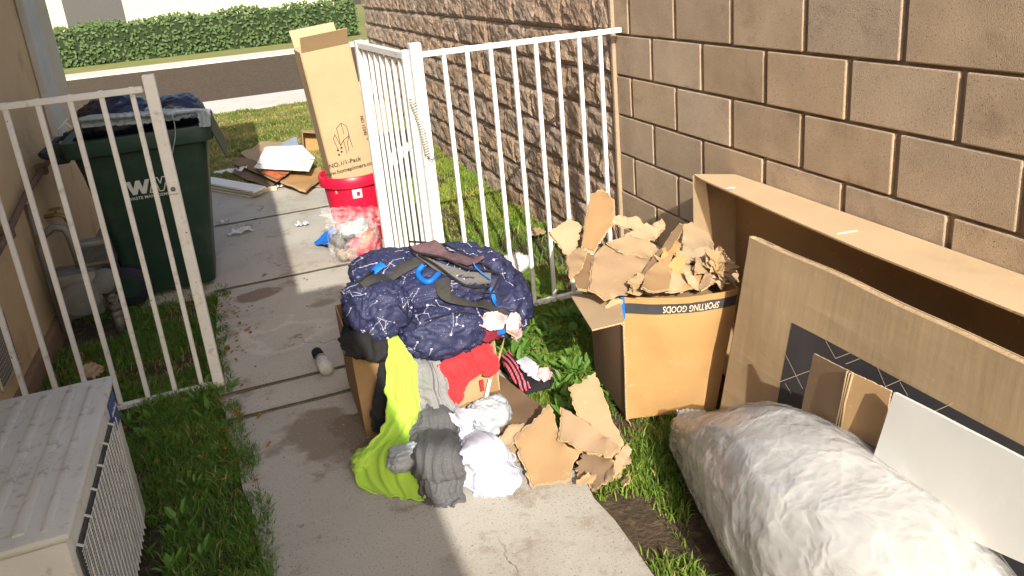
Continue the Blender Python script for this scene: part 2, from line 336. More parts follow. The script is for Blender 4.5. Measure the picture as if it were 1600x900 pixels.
# ------------------------------------------------------------------ ground and paths
def grid_sheet(name, x0, x1, y0, y1, nx, ny, z, amp, m_, kind='structure'):
    vs = []; fs = []
    for j in range(ny+1):
        for i in range(nx+1):
            x = x0+(x1-x0)*i/nx; y = y0+(y1-y0)*j/ny
            vs.append((x, y, z+amp*noise.noise(Vector((x*1.5, y*1.5, 3)))))
    for j in range(ny):
        for i in range(nx): a = j*(nx+1)+i; fs.append((a, a+1, a+nx+2, a+nx+1))
    o = mesh_obj(name, vs, fs, m_, None, True, (0, 0, 0)); return tag(o, kind=kind)
grid_sheet('ground', -60, 60, -20, 120, 120, 140, -.035, .01, M['dirt'])
PX0, PX1 = -.345, .86
slabs = [(-.6, .95), (.966, 3.028), (3.046, 3.258), (3.278, 4.590), (4.610, 6.0), (6.016, 7.25)]
path = []
for y0, y1 in slabs:
    bm = bmesh.new(); nx, ny = 10, max(2, int((y1-y0)/.12))
    def xl(y): return -.75 if y0 > 4.6 else PX0+.145*min(1, max(0, (3.45-y)/1.3))
    top = [[bm.verts.new((xl(y0+(y1-y0)*j/ny)+(PX1-xl(y0+(y1-y0)*j/ny))*i/nx, y0+(y1-y0)*j/ny, 0)) for i in range(nx+1)] for j in range(ny+1)]
    for j in range(ny):
        for i in range(nx): bm.faces.new((top[j][i], top[j][i+1], top[j+1][i+1], top[j+1][i]))
    bm.normal_update()
    if bm.faces[:][0].normal.z < 0: bmesh.ops.reverse_faces(bm, faces=bm.faces[:])
    thicken(bm, .1)
    for f in bm.faces: f.material_index = 0
    for v in bm.verts:
        if v.co.z > -.05:
            e = min(v.co.x-xl(v.co.y), PX1-v.co.x); f = min(v.co.y-y0, y1-v.co.y)
            v.co.z -= (.006 if f < .01 else 0)+(.008 if e < .01 else 0)
            if f < .01: v.co.y += .006*noise.noise(Vector((v.co.x*14, v.co.y*3, 1)))
            if e < .01: v.co.x += .02*noise.noise(Vector((v.co.y*6, 1, 5)))
    bmesh.ops.recalc_face_normals(bm, faces=bm.faces[:])
    o = bm_obj('path_slab', bm, M['concrete'], None); 
    # geometry origin at world zero so that the stains line up over the joints
    auto_smooth(o, 40); tag(o, kind='structure')
M['joint'] = mat('joint_soil', (.11, .09, .06), (.07, .075, .03), 30, .95, .8, bscale=120)
for y, xa in ((.958, -.2), (3.037, -.30), (3.268, -.33), (4.60, -.36), (6.008, -.75)):
    vs = []; n = 60; rj = random.Random(int(y*100))
    for i in range(n+1):
        x = xa+(PX1-xa)*i/n; wv = .0065+.006*abs(noise.noise(Vector((x*7, y, 0))))+rj.uniform(0, .003); yy = y+.004*noise.noise(Vector((x*4, y, 2)))
        vs += [(x, yy-wv, -.001), (x, yy, .0022), (x, yy+wv, -.001)]
    fs = [(i*3+k, i*3+3+k, i*3+4+k, i*3+1+k) for i in range(n) for k in (0, 1)]
    tag(mesh_obj('soil', vs, fs, M['joint']), kind='structure')
tag(MB().box((-14, 12.15, -.2), (14, 13.6, -.0)).build('pavement', M['concrete_far']), kind='structure')
tag(MB().box((-14, 13.62, -.2), (14, 13.78, -.02), .02).build('kerb', M['concrete_far']), kind='structure')
tag(MB().box((-30, 13.8, -.4), (30, 21.5, -.14)).build('road', M['asphalt']), kind='structure')
tag(MB().box((-30, 21.6, -.3), (30, 21.8, .0), .02).build('kerb', M['concrete_far']), kind='structure')
tag(MB().box((-30, 21.82, -.3), (30, 23.2, -.004)).build('pavement', M['concrete_far']), kind='structure')

# ------------------------------------------------------------------ block wall (smooth) and split-face wall
WX = 1.804; Z0 = .0996; CH = .2032; BL = .4064
YS = 3.487
def smooth_block(seed):
    bm = bmesh.new(); bmesh.ops.create_cube(bm, size=1)
    for v in bm.verts: v.co = Vector((v.co.x*.14+.07, v.co.y*.382, v.co.z*.1925))
    for e in bm.edges[:]: pass
    bmesh.ops.bevel(bm, geom=bm.edges[:], offset=.004, segments=2, affect='EDGES', profile=.5)
    for v in bm.verts:
        if v.co.x < .02: v.co += Vector((.0012*noise.noise(v.co*30+Vector((seed, 0, 0))), .0016*noise.noise(v.co*40+Vector((0, seed, 0))), .0016*noise.noise(v.co*40+Vector((0, 0, seed)))))
    vs = [v.co.copy() for v in bm.verts]
    for i, v in enumerate(bm.verts): v.index = i
    me = bpy.data.meshes.new('block'); me.from_pydata(vs, [], [[v.index for v in f.verts] for f in bm.faces]); me.materials.append(M['block'])
    bm.free(); return me
sm = [smooth_block(i*7.1) for i in range(5)]
def cut_block(me, length, side):
    m2 = me.copy()
    for v in m2.vertices:
        if side > 0 and v.co.y > 0: v.co.y -= (.382-length)
        if side < 0 and v.co.y < 0: v.co.y += (.382-length)
    return m2
wall = thing('block_wall', (WX+.1, 1.4, 0), 'tan smooth concrete block wall with deep joints behind the leaning cardboard boxes', 'wall')
MB().box((WX+.019, -1.0, -.2), (WX+.16, YS-.006, Z0+CH*9-.004)).build('mortar_bed', M['mortar'], wall)
for k in range(-1, 9):
    z = Z0+CH*k+CH/2
    off = 0 if k % 2 == 0 else .5                      # k=4 course carries the measured joints
    j0 = 3.336 if k % 2 == 0 else 3.336-.2032
    i = 0; yj = j0
    # closing piece at the pilaster end
    ln = YS-.006-(j0+.0122)
    if ln > .03: inst(cut_block(sm[k % 5], ln, 1), 'block', (WX, j0+.0122+.382/2, z), wall)
    while yj > -.9:
        inst(random.choice(sm), 'block', (WX+random.uniform(-.0012, .0012), yj-.0122-.382/2, z+random.uniform(-.001, .001)), wall); yj -= BL
def split_block(seed):
    nx, nz_ = 12, 7; vs = []; fs = []; sd = Vector((seed*3.1, seed*1.7, seed))
    for j in range(nz_+1):
        for i in range(nx+1):
            y = -.198+.396*i/nx; z = -.098+.196*j/nz_
            e = 0. if (i in (0, nx) or j in (0, nz_)) else 1.
            p = Vector((y*9, z*14, 0))+sd
            d = .016+.016*noise.noise(p)+.010*noise.noise(p*2.7)
            x = -(d*e) + (0 if e else .0)
            vs.append((x, y+.003*noise.noise(p*4), z+.003*noise.noise(p*5)))
    for j in range(nz_):
        for i in range(nx): a = j*(nx+1)+i; fs.append((a, a+nx+1, a+nx+2, a+1))
    b = len(vs); ring = [i for i in range(nx+1)]+[(nx+1)*j+nx for j in range(1, nz_+1)]+[(nx+1)*nz_+i for i in range(nx-1, -1, -1)]+[(nx+1)*j for j in range(nz_-1, 0, -1)]
    vs += [(vs[r][0]+.06, vs[r][1], vs[r][2]) for r in ring]; n = len(ring)
    fs += [(ring[i], ring[(i+1) % n], b+(i+1) % n, b+i) for i in range(n)]
    me = bpy.data.meshes.new('split_block'); me.from_pydata(vs, [], fs); me.materials.append(M['split']); return me
sp = [split_block(i*5.3) for i in range(8)]
wall2 = thing('split_face_wall', (WX+.1, 7, 0), 'rough split-face block wall beside the grass strip behind the white fence', 'wall')
SX = WX+.004
MB().box((SX+.008, YS+.02, -.2), (WX+.16, 10.9, Z0+CH*9-.004)).build('mortar_bed', M['mortar'], wall2)
MB().box((WX-.018, YS-.004, -.2), (WX+.10, YS+.022, Z0+CH*9-.002), .004).build('edge_strip', M['mortar'], wall2)
for k in range(-1, 9):
    z = Z0+CH*k+CH/2; y = YS+.024+(0.2 if k % 2 == 0 else .4)
    if k % 2 == 0:
        me = sp[k % 8].copy()
        for v in me.vertices: v.co.y *= .49
        inst(me, 'split_block', (SX, YS+.024+.1, z), wall2)
        y = YS+.024+.2+.2
    else: y = YS+.024+.2
    while y < 10.8:
        inst(sp[random.randrange(8)], 'split_block', (SX+random.uniform(-.004, .004), y, z), wall2); y += .402

# ------------------------------------------------------------------ house on the left
HX = -1.17
house = thing('house', (HX-1.5, 2, 0), 'tan stucco side wall of a house behind the air conditioner and gas meter', 'house')
MB().box((-4.5, -3, -.1), (HX, 6.3, 2.62)).build('wall', M['stucco'], house)
bm = bmesh.new()
MB().box((-4.52, -3.02, -.15), (HX+.035, 6.32, .085), .012).build('footing', M['footing'], house)
rf = MB()
rf.box((-5.2, -3.6, 2.47), (-.60, 6.72, 2.60), .01); rf.box((-5.2, -3.6, 2.47), (-.34, .18, 2.585), .01)
rf.build('roof', M['trim'], house)
v_ = MB(); yv = 3.60
v_.box((HX+.001, yv-.16, .17), (HX+.012, yv+.13, .45), .003); 
vent = v_.build('vent', M['trim_cream'], house)
g_ = MB()
for i in range(14):
    y = yv-.15+.02*i; g_.box((HX+.011, y, .185), (HX+.0145, y+.003, .435))
for i in range(12): g_.box((HX+.011, yv-.15, .19+.02*i), (HX+.0145, yv+.12, .193+.02*i))
g_.build('vent_screen', M['galv'], vent)
MB().box((HX+.002, 5.50, .90), (HX+.05, 5.78, 2.4), .006).build('door_trim', M['trim'], house)
MB().box((HX+.002, 5.80, .95), (HX+.03, 6.26, 2.4), .006).build('door_panel', M['trim_cream'], house)

pp = thing('wall_pipe', (HX+.04, 4.6, .7), 'brown pipe strapped along the stucco wall behind the fence bars', 'pipe')
pts = [(HX+.035, 3.2, .60), (HX+.035, 3.9, .69), (HX+.035, 4.03, .708), (HX+.035, 4.53, .785), (HX+.035, 5.2, .835), (HX+.035, 5.45, .85)]
MB().tube(pts, .017, 10).build('pipe', M['pipe_brown'], pp, True)
for y, z in ((4.03, .706), (4.95, .817)):
    MB().box((HX+.001, y-.02, z-.035), (HX+.056, y+.02, z+.03), .004).build('strap', M['pipe_brown'], pp)
hb = thing('hose_tap', (HX+.02, 4.84, .5), 'small brass garden tap low on the stucco wall', 'tap')
MB().tube([(HX+.0, 4.84, .56), (HX+.07, 4.84, .56), (HX+.10, 4.83, .545), (HX+.11, 4.83, .515)], .013, 8).build('spout', M['brass'], hb, True)
MB().lathe([(.004, 0), (.032, .002), (.034, .008), (.006, .012)], (HX+.06, 4.84, .59), 10).tube([(HX+.06, 4.84, .56), (HX+.06, 4.84, .6)], .007, 6).build('valve_wheel', M['brass'], hb)

# gas meter
gm = thing('gas_meter', (-.99, 4.35, 0), 'weathered grey gas meter with riser pipes at the foot of the stucco wall', 'gas meter')
b_ = MB(); b_.box((-1.10, 4.30, .10), (-.88, 4.50, .36), .035)
auto_smooth(b_.build('meter_body', M['galv'], gm))
fc = MB().lathe([(.02, 0), (.098, 0), (.102, -.015), (.09, -.035), (.03, -.045)], (-.98, 4.305, .22), 24, 'Y').build('front_cover', M['galv'], gm); auto_smooth(fc)
o = MB().box((-.955, 4.36, .36), (-.80, 4.44, .50), .012).build('index_box', M['galv'], gm)
MB().box((-.935, 4.352, .385), (-.82, 4.362, .475), .003).build('index_glass', M['ac_dark'], o)
MB().tube([(-1.12, 4.40, .02), (-1.12, 4.40, .50), (-1.10, 4.40, .56), (-1.04, 4.40, .60), (-.99, 4.40, .585), (-.975, 4.40, .54), (-.965, 4.40, .36)], .022, 12).build('riser_pipe', M['galv'], gm, True)
rg = MB().lathe([(.015, -.05), (.05, -.045), (.075, -.01), (.078, .0), (.06, .03), (.02, .045)], (-.86, 4.34, .27), 20, 'Y').build('regulator', M['galv'], gm); auto_smooth(rg)
k_ = MB()
k_.tube([(-.87, 4.36, .26), (-.84, 4.34, .16), (-.84, 4.33, .09)], .02, 10).tube([(-.84, 4.33, .10), (-.84, 4.33, -.05)], [.026, .02], 10)
k_.build('valve_pipe', M['galv'], gm, True)
for z in (.07, .12, .165): MB().lathe([(.01, 0), (.034, .001), (.034, .018), (.01, .019)], (-.84, 4.33, z), 6).build('coupling', M['galv'], gm)
MB().tube([(-1.15, 4.5, .05), (-1.15, 4.5, .72)], .014, 8).tube([(-1.15, 4.62, .3), (-1.1, 4.62, .3), (-1.02, 4.6, .28), (-.99, 4.5, .25)], .014, 8).build('side_pipe', M['galv'], gm, True)

# ------------------------------------------------------------------ white iron fence and gate
FY = 3.40
def bar_mesh(w_, h, z0=0., name='bar'):
    b = MB().box((-w_/2, -w_/2, z0), (w_/2, w_/2, h), .002); me = bpy.data.meshes.new(name)
    me.from_pydata(b.v, [], b.f); me.materials.append(M['white_paint']); return me
BAR = bar_mesh(.019, 1.36, .01)
fl = thing('iron_fence', (-.75, FY, 0), 'white iron picket fence between the house wall and the path', 'fence', None)
for i in range(7): inst(BAR, 'bar', (-.4025-.1118*i, FY, 0), fl)
inst(bar_mesh(.045, 1.40, -.05, 'post'), 'post', (-.331, FY, 0), fl)
for z in (-.004, 1.345): MB().box((HX+.005, FY-.0125, z-.0125), (-.36, FY+.0125, z+.0125), .002).build('rail', M['white_paint'], fl)
fr = thing('iron_fence', (1.25, FY, 0), 'white iron picket fence between the open gate and the block wall', 'fence', None)
for x in (.893, 1.004, 1.117, 1.229, 1.342, 1.452, 1.566, 1.678): inst(BAR, 'bar', (x, FY, 0), fr)
inst(bar_mesh(.050, 1.40, -.05, 'post'), 'post', (.764, FY, 0), fr)
for z in (.018, 1.345): MB().box((.79, FY-.0125, z-.0125), (WX-.012, FY+.0125, z+.0125), .002).build('rail', M['white_paint'], fr)
lt = MB().box((-.352, FY-.030, .905), (-.310, FY-.0235, .965), .003).build('latch_plate', M['white_paint'], fl)
MB().lathe([(.002, 0), (.009, 0), (.010, -.006), (.005, -.010), (.002, -.010)], (-.331, FY-.031, .93), 10, 'Y').build('bolt', M['galv'], lt)
for z in (.30, 1.12): MB().tube([(.752, FY+.026, z-.05), (.752, FY+.026, z+.05)], .011, 10).build('hinge', M['white_paint'], fr)
gt = thing('iron_gate', (.70, 3.9, 0), 'white iron gate standing open, seen nearly edge on', 'gate')
A = Vector((.728, FY+.03, 0)); B = Vector((.668, 4.36, 0)); dv = (B-A).normalized(); ang = math.atan2(dv.y, dv.x)
GB = bar_mesh(.019, 1.35, .06)
for i in range(1, 8): inst(GB, 'bar', A+(B-A)*(i/8.), gt, (0, 0, ang))
inst(bar_mesh(.042, 1.37, .05, 'stile'), 'stile', B, gt, (0, 0, ang)); inst(bar_mesh(.030, 1.37, .05, 'stile'), 'stile', A+dv*.02, gt, (0, 0, ang))
for z in (.075, 1.345):
    Mr = Matrix.Translation((A+B)/2+Vector((0, 0, z))) @ Matrix.Rotation(ang, 4, 'Z'); L_ = (B-A).length/2-.025
    MB().box((-L_, -.0155, -.016), (L_, .0155, .016), .002, Mr).build('rail', M['white_paint'], gt)
sp_ = thing('gate_spring', (.745, 3.36, .95), 'coiled metal closer spring hooked to the white gate post', 'spring')
P0 = gy(640, 150, 3.40); P1 = gy(668, 243, 3.35)
ax = (P1-P0); n1 = ax.orthogonal().normalized(); n2 = ax.normalized().cross(n1); turns = 24; pts = []
for i in range(turns*8+1):
    t = i/(turns*8); a = 2*math.pi*turns*t; rr = .013*min(1, 8*t+.3)
    pts.append(P0+ax*t+Vector((.012, 0, 0))*math.sin(math.pi*t)+(n1*math.cos(a)+n2*math.sin(a))*rr)
MB().tube(pts, .0026, 5).build('coil', M['trim'], sp_, True)
MB().tube([P1, P1+Vector((.006, 0, -.015)), P1+Vector((.02, 0, -.024)), P1+Vector((.035, 0, -.012)), P1+Vector((.034, .01, .004))], .003, 6).build('hook', M['ac_dark'], sp_, True)

# ------------------------------------------------------------------ air conditioner, lower left
ac = thing('air_conditioner', (-.70, 2.1, 0), 'off-white outdoor air conditioner unit with ribbed lid in the lower left corner', 'air conditioner')
ax0, ax1, ay0, ay1, az = -.865, -.545, 1.70, 2.47, .545
auto_smooth(MB().box((ax0, ay0, .06), (ax1-.002, ay1, az), .012).build('casing', M['ac'], ac))
for y in (ay0+.1, ay1-.12): MB().box((ax0+.02, y, .0), (ax1-.02, y+.06, .062), .004).build('foot', M['ac_dark'], ac)
auto_smooth(MB().box((ax0-.008, ay0-.008, az+.001), (ax1+.008, ay1+.010, az+.026), .011).build('lid', M['ac'], ac))
for i, x in enumerate((-.80, -.73, -.66)):
    r_ = MB().box((x, ay0+.03, az+.018), (x+.030, ay1-.035, az+.033), .007).build('lid_rib', M['ac'], ac); auto_smooth(r_)
r_ = MB().box((-.60, ay0+.02, az+.018), (-.578, ay1-.04, az+.032), .007).build('lid_rib', M['ac'], ac); auto_smooth(r_)
MB().box((ax1-.001, ay0+.03, .10), (ax1+.003, ay1-.14, az-.05), .001).build('coil_panel', M['ac_dark'], ac)
g_ = MB()
for i in range(40):
    z = .11+i*.0102
    if z < az-.055: g_.tube([(ax1+.012, ay0+.03, z), (ax1+.012, ay1-.15, z)], .0016, 4)
gr = g_.build('grille', M['ac'], ac)
g_ = MB()
for i in range(19): y = ay0+.04+i*.032; g_.tube([(ax1+.014, y, .10), (ax1+.014, y+.02, az-.05)], .002, 4)
for i in range(6): y = ay0+.04+i*.11; g_.tube([(ax1+.014, y, az-.05), (ax1-.0, y, az-.04)], .003, 4)
g_.build('grille_wire', M['ac'], ac)
st = MB().box((ax1-.001, ay1-.125, az-.115), (ax1+.0015, ay1-.02, az-.012), .001).build('sticker', M['blue'], ac)
g_ = MB()
for i in range(7): g_.box((ax1+.001, ay1-.11+.012*i, az-.062), (ax1+.0025, ay1-.103+.012*i, az-.050-.002*(i % 3)))
g_.build('sticker_print', M['print_white'], st)
MB().box((ax1-.001, ay1-.13, .10), (ax1+.006, ay1-.10, az-.12), .002).build('side_rib', M['ac'], ac)
# ------------------------------------------------------------------ sheets of card, cloth and film
def sheet(name, pts, thick, m_, parent=None, jag=0., bend=0., crumple=0., seed=0, edge=None, step=None, up_hint=(0, -.4, 1), fold=None):
    """a flat outline of 3-D points, filled, torn along its edge, bent and given thickness"""
    rnd = random.Random(seed); P = [Vector(p) for p in pts]; c = sum(P, Vector())/len(P)
    A_ = np.array([(p-c)[:] for p in P]); _, _, vt = np.linalg.svd(A_)
    n = Vector(vt[2]); n = n if n.dot(Vector(up_hint)) > 0 else -n
    e1 = Vector(vt[0]).normalized(); e2 = n.cross(e1)
    q = [((p-c).dot(e1), (p-c).dot(e2)) for p in P]; L_ = max(max(abs(a), abs(b)) for a, b in q)
    area = sum(q[i][0]*q[(i+1) % len(q)][1]-q[(i+1) % len(q)][0]*q[i][1] for i in range(len(q)))
    if area < 0: q = q[::-1]
    out = []
    for i in range(len(q)):
        a = Vector(q[i]); b = Vector(q[(i+1) % len(q)]); l = (b-a).length
        k = max(1, int(l/max(L_*.055, .005))) if jag else max(1, int(l/(L_*.5))); nr = Vector(((b-a).y, -(b-a).x)).normalized() if l > 1e-9 else Vector((0, 0))
        for j in range(k):
            t = j/k; d = jag*(noise.noise(Vector((i*3.7+t*l/L_*5+seed, seed*1.3, 0)))*1.0+rnd.uniform(-.7, .5)*(rnd.random() < .5)) if jag else 0
            out.append(a.lerp(b, t)+nr*d)
    bm = bmesh.new(); f = bm.faces.new([bm.verts.new((v.x, v.y, 0)) for v in out])
    step = step or L_/4.5; crumple = crumple*min(1, L_/.07)
    if bend or crumple or fold:
        k = int(L_/step)+1
        for ax_ in (0, 1):
            for i in range(-k, k+1):
                co = [0, 0, 0]; no = [0, 0, 0]; co[ax_] = i*step+1e-4; no[ax_] = 1
                bmesh.ops.bisect_plane(bm, geom=bm.verts[:]+bm.edges[:]+bm.faces[:], plane_co=co, plane_no=no)
        a0 = rnd.uniform(0, 6.28); ca, sa = math.cos(a0), math.sin(a0); sd = Vector((seed*1.37, 3, 1))
        for v in bm.verts:
            u = v.co.x*ca+v.co.y*sa
            v.co.z += bend*(u/L_)**2*L_ + crumple*(noise.noise(Vector((v.co.x, v.co.y, 0))*(2.2/L_)+sd)+.4*noise.noise(Vector((v.co.x, v.co.y, 0))*(6/L_)+sd))
            if fold: v.co.z += fold*abs(u-L_*.15)
        bmesh.ops.triangulate(bm, faces=[f for f in bm.faces if len(f.verts) > 4])
    bm.normal_update()
    for f in bm.faces: f.material_index = 0
    if sum(f.normal.z for f in bm.faces) < 0: bmesh.ops.reverse_faces(bm, faces=bm.faces[:])
    if thick: thicken(bm, thick)
    if not edge:
        for f in bm.faces: f.material_index = 0
    Mx = Matrix((e1, e2, n)).transposed().to_4x4(); Mx.translation = c
    bmesh.ops.transform(bm, matrix=Mx, verts=bm.verts[:])
    o = bm_obj(name, bm, [m_, edge] if edge else [m_], parent); return auto_smooth(o, 40) if (bend or crumple) else o

def buckle(P, N, eu=1.12, ev=1.12, iters=90, lim=.03, seed=0, wrap=False, bend=2, stiff=.55, hold=.012, floor=None):
    """relax a grid of cloth that has more length than its support: it buckles outward into folds"""
    P0 = P.copy(); I, J = P.shape[:2]; r = np.random.default_rng(seed+5)
    if wrap: P = np.concatenate([P, P[:, :1]], 1); 
    def ln(A, ax, k): return np.linalg.norm(np.take(A, range(k, A.shape[ax]), ax)-np.take(A, range(0, A.shape[ax]-k), ax), axis=2)
    Ru, Rv = ln(P, 0, 1)*eu, ln(P, 1, 1)*ev; Bu, Bv = ln(P, 0, bend)*eu, ln(P, 1, bend)*ev
    D1 = np.linalg.norm(P[1:, 1:]-P[:-1, :-1], axis=2)*(eu+ev)/2; D2 = np.linalg.norm(P[1:, :-1]-P[:-1, 1:], axis=2)*(eu+ev)/2
    Q0 = P.copy(); Nn = np.concatenate([N, N[:, :1]], 1) if wrap else N
    # smooth random start
    h = r.random(P.shape[:2])
    for _ in range(3):
        h[1:-1] = (h[:-2]+h[1:-1]*2+h[2:])/4; h[:, 1:-1] = (h[:, :-2]+h[:, 1:-1]*2+h[:, 2:])/4
    h = (h-h.min())/(h.max()-h.min())
    P = P+Nn*(h*lim*.6)[..., None]
    def fix(A, B, L_, k):
        d = B-A; l = np.linalg.norm(d, axis=2)+1e-9; c = d*((l-L_)/l*.5*k)[..., None]; A += c; B -= c
    def fixc(A, B, L_, k):          # only pushes apart
        d = B-A; l = np.linalg.norm(d, axis=2)+1e-9; c = d*(np.minimum(l-L_, 0)/l*.5*k)[..., None]; A += c; B -= c
    for it in range(iters):
        for s in (0, 1):
            n = (P.shape[0]-s)//2*2; fix(P[s:s+n:2], P[s+1:s+n:2], Ru[s:s+n:2], .9)
            n = (P.shape[1]-s)//2*2; fix(P[:, s:s+n:2], P[:, s+1:s+n:2], Rv[:, s:s+n:2], .9)
        for s in range(2):
            fix(P[s:-1:2, :-1], P[s+1::2, 1:], D1[s::2], .25); fix(P[s:-1:2, 1:], P[s+1::2, :-1], D2[s::2], .25)
        b = bend
        for s in range(2*b):
            i0 = np.arange(s, P.shape[0]-b, 2*b)
            if len(i0): A, B = P[i0], P[i0+b]; fixc(A, B, Bu[i0], stiff); P[i0] = A; P[i0+b] = B
            j0 = np.arange(s, P.shape[1]-b, 2*b)
            if len(j0): A, B = P[:, j0], P[:, j0+b]; fixc(A, B, Bv[:, j0], stiff); P[:, j0] = A; P[:, j0+b] = B
        P += (Q0-P)*hold
        P[..., 2] -= .0002
        o = ((P-Q0)*Nn).sum(2); o2 = np.clip(o, -.002, lim); P += Nn*(o2-o)[..., None]
        t = (P-Q0)-Nn*o2[..., None]; tl = np.linalg.norm(t, axis=2)+1e-9; m_ = np.minimum(1, lim*1.2/tl); P = Q0+Nn*o2[..., None]+t*m_[..., None]
        if wrap: a = (P[:, 0]+P[:, -1])/2; P[:, 0] = a; P[:, -1] = a
        if floor is not None: P[..., 2] = np.maximum(P[..., 2], floor)
    return P[:, :-1] if wrap else P
def gnormals(P, wrap=False):
    if wrap: dv = np.roll(P, -1, 1)-np.roll(P, 1, 1)
    else: dv = np.gradient(P, axis=1)
    du = np.gradient(P, axis=0); n = np.cross(dv, du); return n/(np.linalg.norm(n, axis=2)[..., None]+1e-9)
def lerp3(a, b, t): return a+(b-a)*t
def crom(P, t):
    n = len(P)-1; x = min(max(t*n, 0), n-1e-6); i = int(x); f = x-i
    p0 = P[max(i-1, 0)]; p1 = P[i]; p2 = P[i+1]; p3 = P[min(i+2, n)]
    return .5*((2*p1)+(p2-p0)*f+(2*p0-5*p1+4*p2-p3)*f*f+(3*p1-p0-3*p2+p3)*f**3)
def drape(name, rows, m_, parent=None, nu=70, nv=46, amp=.012, freq=5., along=1.2, seed=0, thick=.003, ragged=.004, cross=.3, fine=1., hem=0.):
    """cloth between left/right guide rows, with folds that mostly run along it; rows = (left, right, bulge)"""
    Ls = [Vector(r[0]) for r in rows]; Rs = [Vector(r[1]) for r in rows]; Bs = [Vector((r[2], 0, 0)) for r in rows]
    g = []; wid = [(a-b).length for a, b in zip(Ls, Rs)]; wm = sum(wid)/len(wid)
    for i in range(nu+1):
        t = i/nu; l = crom(Ls, t); r = crom(Rs, t); b = crom(Bs, t).x; row = []
        for j in range(nv+1):
            s = j/nv
            e = ragged*(noise.noise(Vector((t*9, seed, s*2)))+.5*noise.noise(Vector((t*25, seed, s*2)))); k = (s-.5)*2
            row.append((l.lerp(r, s)+(r-l).normalized()*e*k*2, b*math.sin(math.pi*s)**.8, s, t))
        g.append(row)
    P = np.array([[q[0][:] for q in row] for row in g], float); B_ = np.array([[q[1] for q in row] for row in g])
    N = gnormals(P); s_ = np.sign((N*np.array([-.15, -.6, .8])).sum(2)); s_[s_ == 0] = 1; N = N*s_[..., None]
    H = np.array([[noise.noise(Vector((j/nv*freq*.8+seed, i/nu*3, 2)))*.6+(.5-abs(noise.noise(Vector((j/nv*freq+seed, i/nu*1.2, 7))))) for j in range(nv+1)] for i in range(nu+1)])
    P = P+N*(B_+H*amp*1.1)[..., None]
    N = gnormals(P); s_ = np.sign((N*np.array([-.15, -.6, .8])).sum(2)); s_[s_ == 0] = 1; N = N*s_[..., None]
    cell = np.linalg.norm(np.diff(P, axis=1), axis=2).mean()
    P = buckle(P, N, 1.005+cross*.07, ev=1.03+.08*fine, iters=80, lim=max(.004, amp*1.5), seed=seed, bend=max(2, int(.017/cell)), stiff=.7)
    vs = [Vector(p) for row in P for p in row]
    W_ = nv+1; fs = [(i*W_+j, i*W_+j+1, (i+1)*W_+j+1, (i+1)*W_+j) for i in range(nu) for j in range(nv)]
    hemv = vs; bm = bmesh.new(); bv = [bm.verts.new(v) for v in vs]
    for f in fs: bm.faces.new([bv[k] for k in f])
    bmesh.ops.recalc_face_normals(bm, faces=bm.faces[:]); bm.normal_update()
    if sum(f.normal.dot(Vector((-.15, -.6, .8))) for f in bm.faces) < 0: bmesh.ops.reverse_faces(bm, faces=bm.faces[:])
    if thick: thicken(bm, thick)
    for f in bm.faces: f.material_index = 0
    o = bm_obj(name, bm, m_, parent, True)
    if hem:
        hb_ = MB(); W_ = nv+1
        for ids in ([i*W_+1 for i in range(nu+1)], [i*W_+nv-1 for i in range(nu+1)], [(nu-1)*W_+j for j in range(1, nv)]): hb_.tube([hemv[k] for k in ids], hem, 5)
        hb_.build('hem', m_, o, True)
    return o
def wid_at(w_, t):
    n = len(w_)-1; x = min(t*n, n-1e-6); i = int(x); return w_[i]+(w_[i+1]-w_[i])*(x-i)

